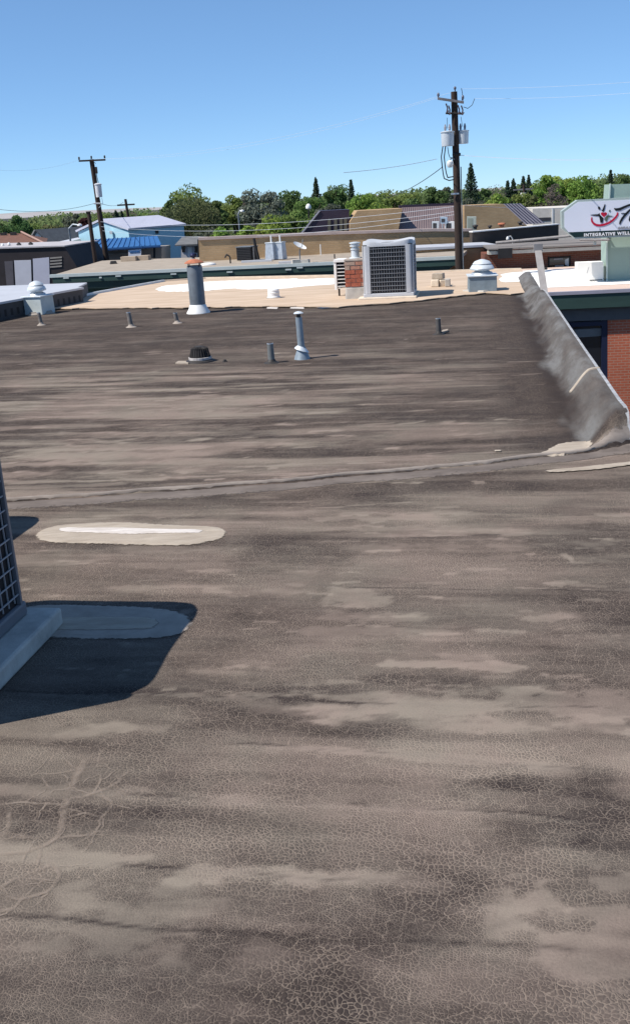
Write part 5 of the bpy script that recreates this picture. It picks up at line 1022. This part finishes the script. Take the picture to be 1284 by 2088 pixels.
pt = at(1067, 376, 110); base = Vector((pt.x + .2, 110, GROUND)); t = thing('distant_pole', 'thin distant pole with small transformer near the right conifers', 'pole', base); MB().cyl(base, pt, .16, .12, 8).build('shaft', polewood, t, True, world=True); MB().box(pt - UP * .5, (2.2, .12, .14)).build('crossarm', polegrey, t, world=True); MB().cyl(at(1066, 403, 109.6), at(1066, 393, 109.6), .3, n=10).build('transformer', whitem, t, world=True)
def streetlamp(label, xb, yt, xh, yh, Yd):
    top = at(xb, yt, Yd); base = Vector((top.x, Yd, GROUND)); hd = at(xh, yh, Yd - .3); t = thing('street_lamp', label, 'street lamp', base); MB().cyl(base, top, .07, .05, 8).build('post', greypaint, t, True, world=True); MB().tube([top, top.lerp(hd, .4) + UP * .15, hd], .035, 6).build('arm', galvp, t, world=True); MB().lathe([(.02, -.06), (.13, -.04), (.12, .04), (.02, .08)], hd, 10).build('lamp_head', whitem, t, True, world=True)
streetlamp('street lamp with curved pale arm beside the grey roof house', 141, 466, 163, 459, 56); streetlamp('dark street lamp in front of the wide blue grey tree', 486, 437, 494, 430, 66)
q = at(629, 428, 62); t = thing('street_lamp', 'small white globe lamp left of the plum roof', 'street lamp', Vector((q.x, q.y, GROUND))); MB().cyl((q.x, q.y, GROUND), q, .05, .04, 8).build('post', castiron, t, world=True); MB().lathe([(.05, 0), (.16, .08), (.17, .2), (.1, .32), (.02, .36)], q, 12).build('globe', whitem, t, True, world=True)
def wire(label, a, b, sag, r_=.009, m=copper, n=18):
    pts = [a.lerp(b, i / n) - UP * (4 * sag * (i / n) * (1 - i / n)) for i in range(n + 1)]; tag(MB().tube(pts, r_, 4).build('power_line', m), label, 'power line', 'overhead lines')
wire('upper thin line from the tall pole crossarm to the right edge', at(942, 181, 33.9), at(1330, 164, 30), .05, .0035, palewire); wire('middle thin line leaving the tall pole top to the right', at(967, 201, 33.9), at(1330, 186, 30), .06, .0035, palewire); wire('lower line from the tall pole rack to the right edge', at(938, 316, 33.9), at(1330, 322, 26), .08, .005, palewire); wire('second lower line from the tall pole rack to the right edge', at(938, 317, 33.9), at(1330, 329, 26), .05, .005, palewire)
wire('long faint line from tall pole crossarm to left transformer pole', at(893, 199, 33.9), at(214, 324, 49.8), .5, .0035, palewire); wire('long faint line from tall pole top to left transformer pole', at(927, 186, 33.9), at(187, 324, 49.8), .5, .0035, palewire)
wire('pale service line running left from the tall pole', at(890, 324, 33.5), at(700, 352, 30), .05, .009, palewire); wire('dark service line dropping from the tall pole loops to the left', at(902, 340, 33.7), at(780, 405, 44), .15, .012)
wire('pale line low across trees from left pole to tall pole, upper', at(205, 452, 49.9), at(934, 420, 34), .35, .007, palewire); wire('pale line low across trees from left pole to tall pole, lower', at(206, 462, 49.9), at(936, 430, 34), .4, .007, palewire); wire('pale line low across trees, lowest', at(206, 470, 50), at(936, 436, 34), .5, .007, palewire)
wire('line from left transformer pole out past the left edge', at(162, 326, 49.8), at(-60, 340, 44), .3, .0035, palewire); wire('low line from left pole rack to the left edge', at(192, 415, 49.8), at(-60, 418, 40), .3, .010); wire('line from left pole rack to the distant pole', at(206, 415, 49.8), at(252, 412, 95), .2, .012)
wire('pale line from the tall pole over the mansard to the right', at(942, 418, 33.9), at(1330, 404, 60), .3, .007, palewire)

# ------------------------------------------------------------------ trees
G = np.random.default_rng(3)
LM = {k: leafmat('leaf_' + k, c_) for k, c_ in dict(wood=(.155, .21, .085), dark=(.125, .19, .072), mid=(.185, .26, .08), bright=(.235, .32, .075), yellow=(.28, .32, .08), olive=(.145, .155, .07), grey=(.15, .17, .12), blue=(.20, .225, .175), conifer=(.075, .11, .07), red=(.10, .055, .045), twig=(.20, .165, .14), willow=(.130, .145, .070)).items()}
def leaves(cen, nrm, size, name, m, parent):
    n = len(cen); r_ = G.normal(size=(n, 3)); nn = nrm + 0.7 * r_; nn /= np.linalg.norm(nn, axis=1, keepdims=True)
    a = np.cross(nn, G.normal(size=(n, 3))); a /= np.linalg.norm(a, axis=1, keepdims=True); b = np.cross(nn, a); s = (size * (0.6 + 0.8 * G.random(n)))[:, None]
    q = np.stack([cen - a * s, cen - b * s * .55, cen + a * s, cen + b * s * .55], 1).reshape(-1, 3)
    me = bpy.data.meshes.new(name); me.vertices.add(4 * n); me.vertices.foreach_set('co', q.ravel()); me.loops.add(4 * n); me.loops.foreach_set('vertex_index', np.arange(4 * n, dtype=np.int32)); me.polygons.add(n); me.polygons.foreach_set('loop_start', np.arange(0, 4 * n, 4, dtype=np.int32)); me.update(); me.materials.append(m)
    o = bpy.data.objects.new(name, me); COL.link(o); o.parent = parent; return o
def tree(label, x, ytop, hwpx, D, kind='round', col='mid', dens=1.0, yb=None, col2=None):
    top = at(x, ytop, D); px_ = D / F * 1.02; w_ = hwpx * px_ * (1.8 if kind in ('cone', 'spire') else 1.4); hgt = top.z - GROUND; base = Vector((top.x, D, GROUND)); nm = {'round': 'broadleaf_tree', 'cone': 'conifer_tree', 'willow': 'willow_tree', 'cedar': 'cedar_tree', 'shrub': 'shrub', 'bare': 'bare_tree', 'spire': 'sparse_conifer'}[kind]
    t = thing(nm, label, 'shrub' if kind == 'shrub' else 'tree', base, 0, 'trees behind the buildings'); ls = max(.11, 2.6 * px_)
    tr = MB(); tr.cyl((0, 0, 0), (0, 0, hgt * (.93 if kind in ('cone', 'spire') else .6)), .035 * hgt, .008 * hgt, 8)
    if kind in ('round', 'shrub', 'willow', 'bare', 'cedar'):
        for i in range(7): an = i * 2.4 + D; tr.cyl((0, 0, hgt * (.3 + .05 * i)), (math.cos(an) * w_ * .6, math.sin(an) * w_ * .6, hgt * (.55 + .05 * i)), .012 * hgt, .004 * hgt, 5)
    tr.build('trunk', bark, t)
    if kind in ('cone', 'spire'):
        n = int(2200 * dens); k = G.random(n) ** .75; k = k * k if False else k; whorl = np.floor(k * 22) / 22; zz = hgt * (1 - .5 * k); rr = w_ * (k + .03) ** .8 * (.15 + .85 * G.random(n) ** .6) * (1 - .35 * (k * 22 - np.floor(k * 22))); lob = G.random(int(23))[np.floor(k * 22).astype(int)] * .35 + .75
        an = G.random(n) * 6.283; an = an if kind == 'cone' else np.round(an / 6.283 * 7) / 7 * 6.283 + G.normal(size=n) * .22 + whorl * 9; rr *= lob
        cen = np.stack([np.cos(an) * rr, np.sin(an) * rr, zz - rr * .18], 1); nr_ = np.stack([np.cos(an) * .4, np.sin(an) * .4, np.ones(n)], 1); leaves(cen, nr_, ls * .9, 'crown', LM[col], t); return
    ch = min(hgt * .88, max(w_ * 2.1, hgt * .55)); zc = hgt - ch / 2
    if kind == 'cedar':
        n = int(4200 * dens); cen = []; nr_ = []
        for i in range(34):
            an = G.random() * 6.283; k = G.random(); zl = hgt - ch * (.04 + .9 * k); rl = w_ * (.25 + .8 * math.sqrt(k)) * (.5 + .5 * G.random()); m_ = n // 34; tt = G.random(m_) ** .6
            an2 = an + G.normal(size=m_) * .22; cen.append(np.stack([np.cos(an2) * rl * tt, np.sin(an2) * rl * tt, zl + rl * .35 * tt + G.normal(size=m_) * .1], 1)); nr_.append(np.tile([0, -.3, 1.], (m_, 1)))
        leaves(np.concatenate(cen), np.concatenate(nr_), ls * .8, 'crown', LM[col], t); return
    if kind == 'willow':
        n = int(5200 * dens); an = G.random(n // 26) * 6.283; rs = w_ * np.sqrt(G.random(n // 26)) ; cen = []
        for a_, r_ in zip(an, rs):
            z1 = hgt - ch * .25 * (r_ / w_) ** 2 - .25 * G.random(); L_ = ch * (.35 + .4 * G.random()); k = np.linspace(0, 1, 26); rr = r_ * (1 + .1 * k); cen.append(np.stack([np.cos(a_) * rr + G.normal(size=26) * .06, np.sin(a_) * rr + G.normal(size=26) * .06, z1 - k * L_], 1))
        cen = np.concatenate(cen); leaves(cen, np.tile([-.3, -.6, .3], (len(cen), 1)), ls * .75, 'crown', LM[col], t); return
    # lobed crown: clumps of leaves on the skin of many lobes
    nl = 46 if kind != 'bare' else 30; n = int((6200 if kind == 'round' else 4600) * dens * (.28 if kind == 'bare' else 1)); cen = []; nr_ = []
    for i in range(nl):
        d = G.normal(size=3); d /= np.linalg.norm(d); k = G.random() ** .45; c_ = d * k * np.array([w_, w_ * .9, ch / 2]) * .84; taper_ = 1 - .25 * max(0, c_[2] / (ch / 2)); c_[:2] *= taper_
        rl = w_ * (.16 + .20 * G.random()); m_ = n // nl; dd = G.normal(size=(m_, 3)); dd /= np.linalg.norm(dd, axis=1, keepdims=True); rr = rl * (.55 + .5 * G.random(m_) ** .5)[:, None]
        cen.append(c_ + dd * rr * np.array([1.1, 1.1, .85])); nr_.append(dd)
    cen = np.concatenate(cen); cen[:, 2] = cen[:, 2] * 0.93 + zc
    leaves(cen, np.concatenate(nr_), ls if kind != 'bare' else ls * .5, 'crown', LM[col], t)
TR = [
 ('dense dark green tree at the far left edge', 18, 424, 28, 84, 'round', 'dark'), ('mid green bushy tree beside the far left tree', 62, 446, 34, 88, 'round', 'mid'), ('pale yellow green tree behind the grey roof house', 112, 443, 32, 96, 'round', 'olive'), ('taller grey green tree left of the transformer pole', 148, 420, 20, 92, 'round', 'grey'), ('reddish tree just left of the service pole', 172, 437, 15, 90, 'round', 'red'),
 ('soft green tree behind the left transformer pole', 210, 432, 22, 100, 'round', 'mid'), ('grey green round tree above the blue roof', 232, 428, 16, 110, 'round', 'grey'), ('left small dark conifer above the blue roof', 236, 429, 8, 104, 'cone', 'conifer'), ('second small dark conifer above the blue roof', 248, 430, 8, 102, 'cone', 'conifer'), ('bare grey tree by the distant thin pole', 272, 418, 15, 108, 'bare', 'twig'), ('dark tree by the distant thin pole', 262, 428, 13, 106, 'round', 'dark'),
 ('mid green tree right of the bare grey tree', 302, 428, 24, 104, 'round', 'mid'), ('bright yellow green low tree left of the willow', 318, 438, 22, 86, 'round', 'yellow'), ('small dark green tree at the willow left shoulder', 342, 394, 14, 92, 'round', 'dark'), ('tall dark green tree rising behind the willow', 380, 374, 40, 94, 'round', 'mid'), ('drooping olive willow left of the picture centre', 385, 400, 40, 76, 'willow', 'willow', 1.4), ('dark green tree at the willow right side', 432, 402, 24, 90, 'round', 'dark'), ('lower olive shrub at the willow foot', 350, 450, 26, 74, 'shrub', 'olive'), ('grey shrub between the willow and the bright shrubs', 418, 462, 26, 72, 'shrub', 'grey'),
 ('green tree left of the wide blue grey tree', 478, 392, 24, 100, 'round', 'mid'), ('dead spire poking up beside the wide blue grey tree', 497, 369, 7, 84, 'bare', 'twig'), ('wide blue grey tree left of the picture centre', 532, 371, 38, 82, 'round', 'blue', 1.3), ('bright green shrub at the left above the tan wall', 452, 458, 28, 58, 'shrub', 'bright'), ('bright green shrub left of centre above the tan wall', 500, 447, 32, 60, 'shrub', 'bright'), ('tall bright green shrub at centre above the tan wall', 552, 428, 34, 61, 'shrub', 'bright', 1.2), ('green shrub left of the plum roof', 600, 418, 34, 62, 'shrub', 'mid', 1.2), ('reddish shrub beside the plum roof', 640, 430, 14, 64, 'shrub', 'red'),
 ('mid green tree right of the wide blue grey tree', 590, 384, 26, 108, 'round', 'dark'), ('twin topped dark conifer above the plum roof', 643, 362, 11, 112, 'cone', 'conifer'), ('round dark green tree above the plum roof', 682, 367, 26, 116, 'round', 'dark'), ('narrow dark conifer right of the round dark tree', 715, 366, 9, 114, 'cone', 'conifer'), ('mixed green tree below the twin conifer', 630, 392, 32, 98, 'round', 'mid'), ('brownish grey tree above the plum roof', 668, 405, 24, 90, 'round', 'grey'), ('yellow green tree above the left gable wall', 738, 386, 32, 84, 'round', 'bright'), ('dark green tree left above the mauve roof', 790, 382, 30, 100, 'round', 'mid'), ('green tree centred above the mauve roof', 828, 378, 28, 104, 'round', 'mid'), ('dark tree with a leaning limb left of the tall pole', 884, 366, 22, 88, 'round', 'dark'), ('grey green tree touching the tall pole', 908, 372, 18, 104, 'round', 'grey'), ('low bright shrub above the mauve roof ridge', 770, 402, 28, 74, 'shrub', 'bright'), ('low dark shrub above the mauve roof ridge', 850, 400, 34, 76, 'shrub', 'dark'),
 ('tall sparse conifer right of the tall pole', 959, 333, 17, 88, 'spire', 'conifer', 1.3), ('round dark tree right of the sparse conifer', 985, 364, 16, 98, 'round', 'dark'), ('grey olive tree behind the right gable wall', 968, 385, 22, 84, 'round', 'grey'), ('bare grey brown tree above the sloped glazing', 1012, 372, 20, 112, 'bare', 'twig'), ('small dark conifer left of the conifer pair', 1034, 368, 9, 120, 'cone', 'conifer'), ('second dark conifer left of the conifer pair', 1046, 364, 10, 120, 'cone', 'conifer'), ('left tree of the dark conifer pair by the distant pole', 1066, 359, 9, 120, 'cone', 'conifer'), ('right tree of the dark conifer pair by the distant pole', 1077, 357, 9, 122, 'cone', 'conifer'), ('bright green shrub above the right gable wall', 1015, 390, 30, 78, 'shrub', 'bright'), ('green shrub above the sloped glazing', 1058, 388, 28, 82, 'shrub', 'mid'),
 ('bright spiky tree left of the sign', 1116, 347, 28, 80, 'round', 'bright'), ('brown bare tree in front of the bright spiky tree', 1130, 362, 26, 76, 'bare', 'twig', 2.2), ('tall bright yellow green tree behind the sign', 1152, 345, 36, 82, 'round', 'yellow', 1.4), ('bright green tree above the sign left corner', 1186, 356, 32, 80, 'round', 'bright', 1.3), ('low olive shrub left of the sign', 1092, 392, 22, 76, 'shrub', 'olive'), ('dark green tree above the sign emblem', 1216, 357, 20, 108, 'round', 'dark'), ('pointed conifer above the green column', 1244, 347, 11, 112, 'cone', 'conifer'), ('dark tree at the right picture edge', 1272, 352, 22, 108, 'round', 'dark'), ('mid green tree behind the green column', 1238, 372, 26, 96, 'round', 'mid'), ('tree just past the right picture edge', 1310, 360, 30, 100, 'round', 'mid'),
]
for a_ in TR: tree(*a_)
# distant wood that reads as one band
n = 110000; ang = G.uniform(-.46, .46, n); D = G.uniform(150, 230, n); xx = D * np.tan(ang); hh = 1.5 + 4.5 * fbm(xx / 7 + 50, D / 30, 77, 4); hh = hh * np.interp(ang, [-.3, -.15, 0, .3], [.78, .80, .84, .98])
zz = GROUND + (hh + 3) * G.random(n) ** .6; cen = np.stack([xx, D, zz], 1); o = leaves(cen, np.tile([-.4, -.6, .6], (n, 1)), .26, 'distant_woodland', LM['wood'], None); tag(o, 'distant belt of trees along the horizon', kind='stuff')
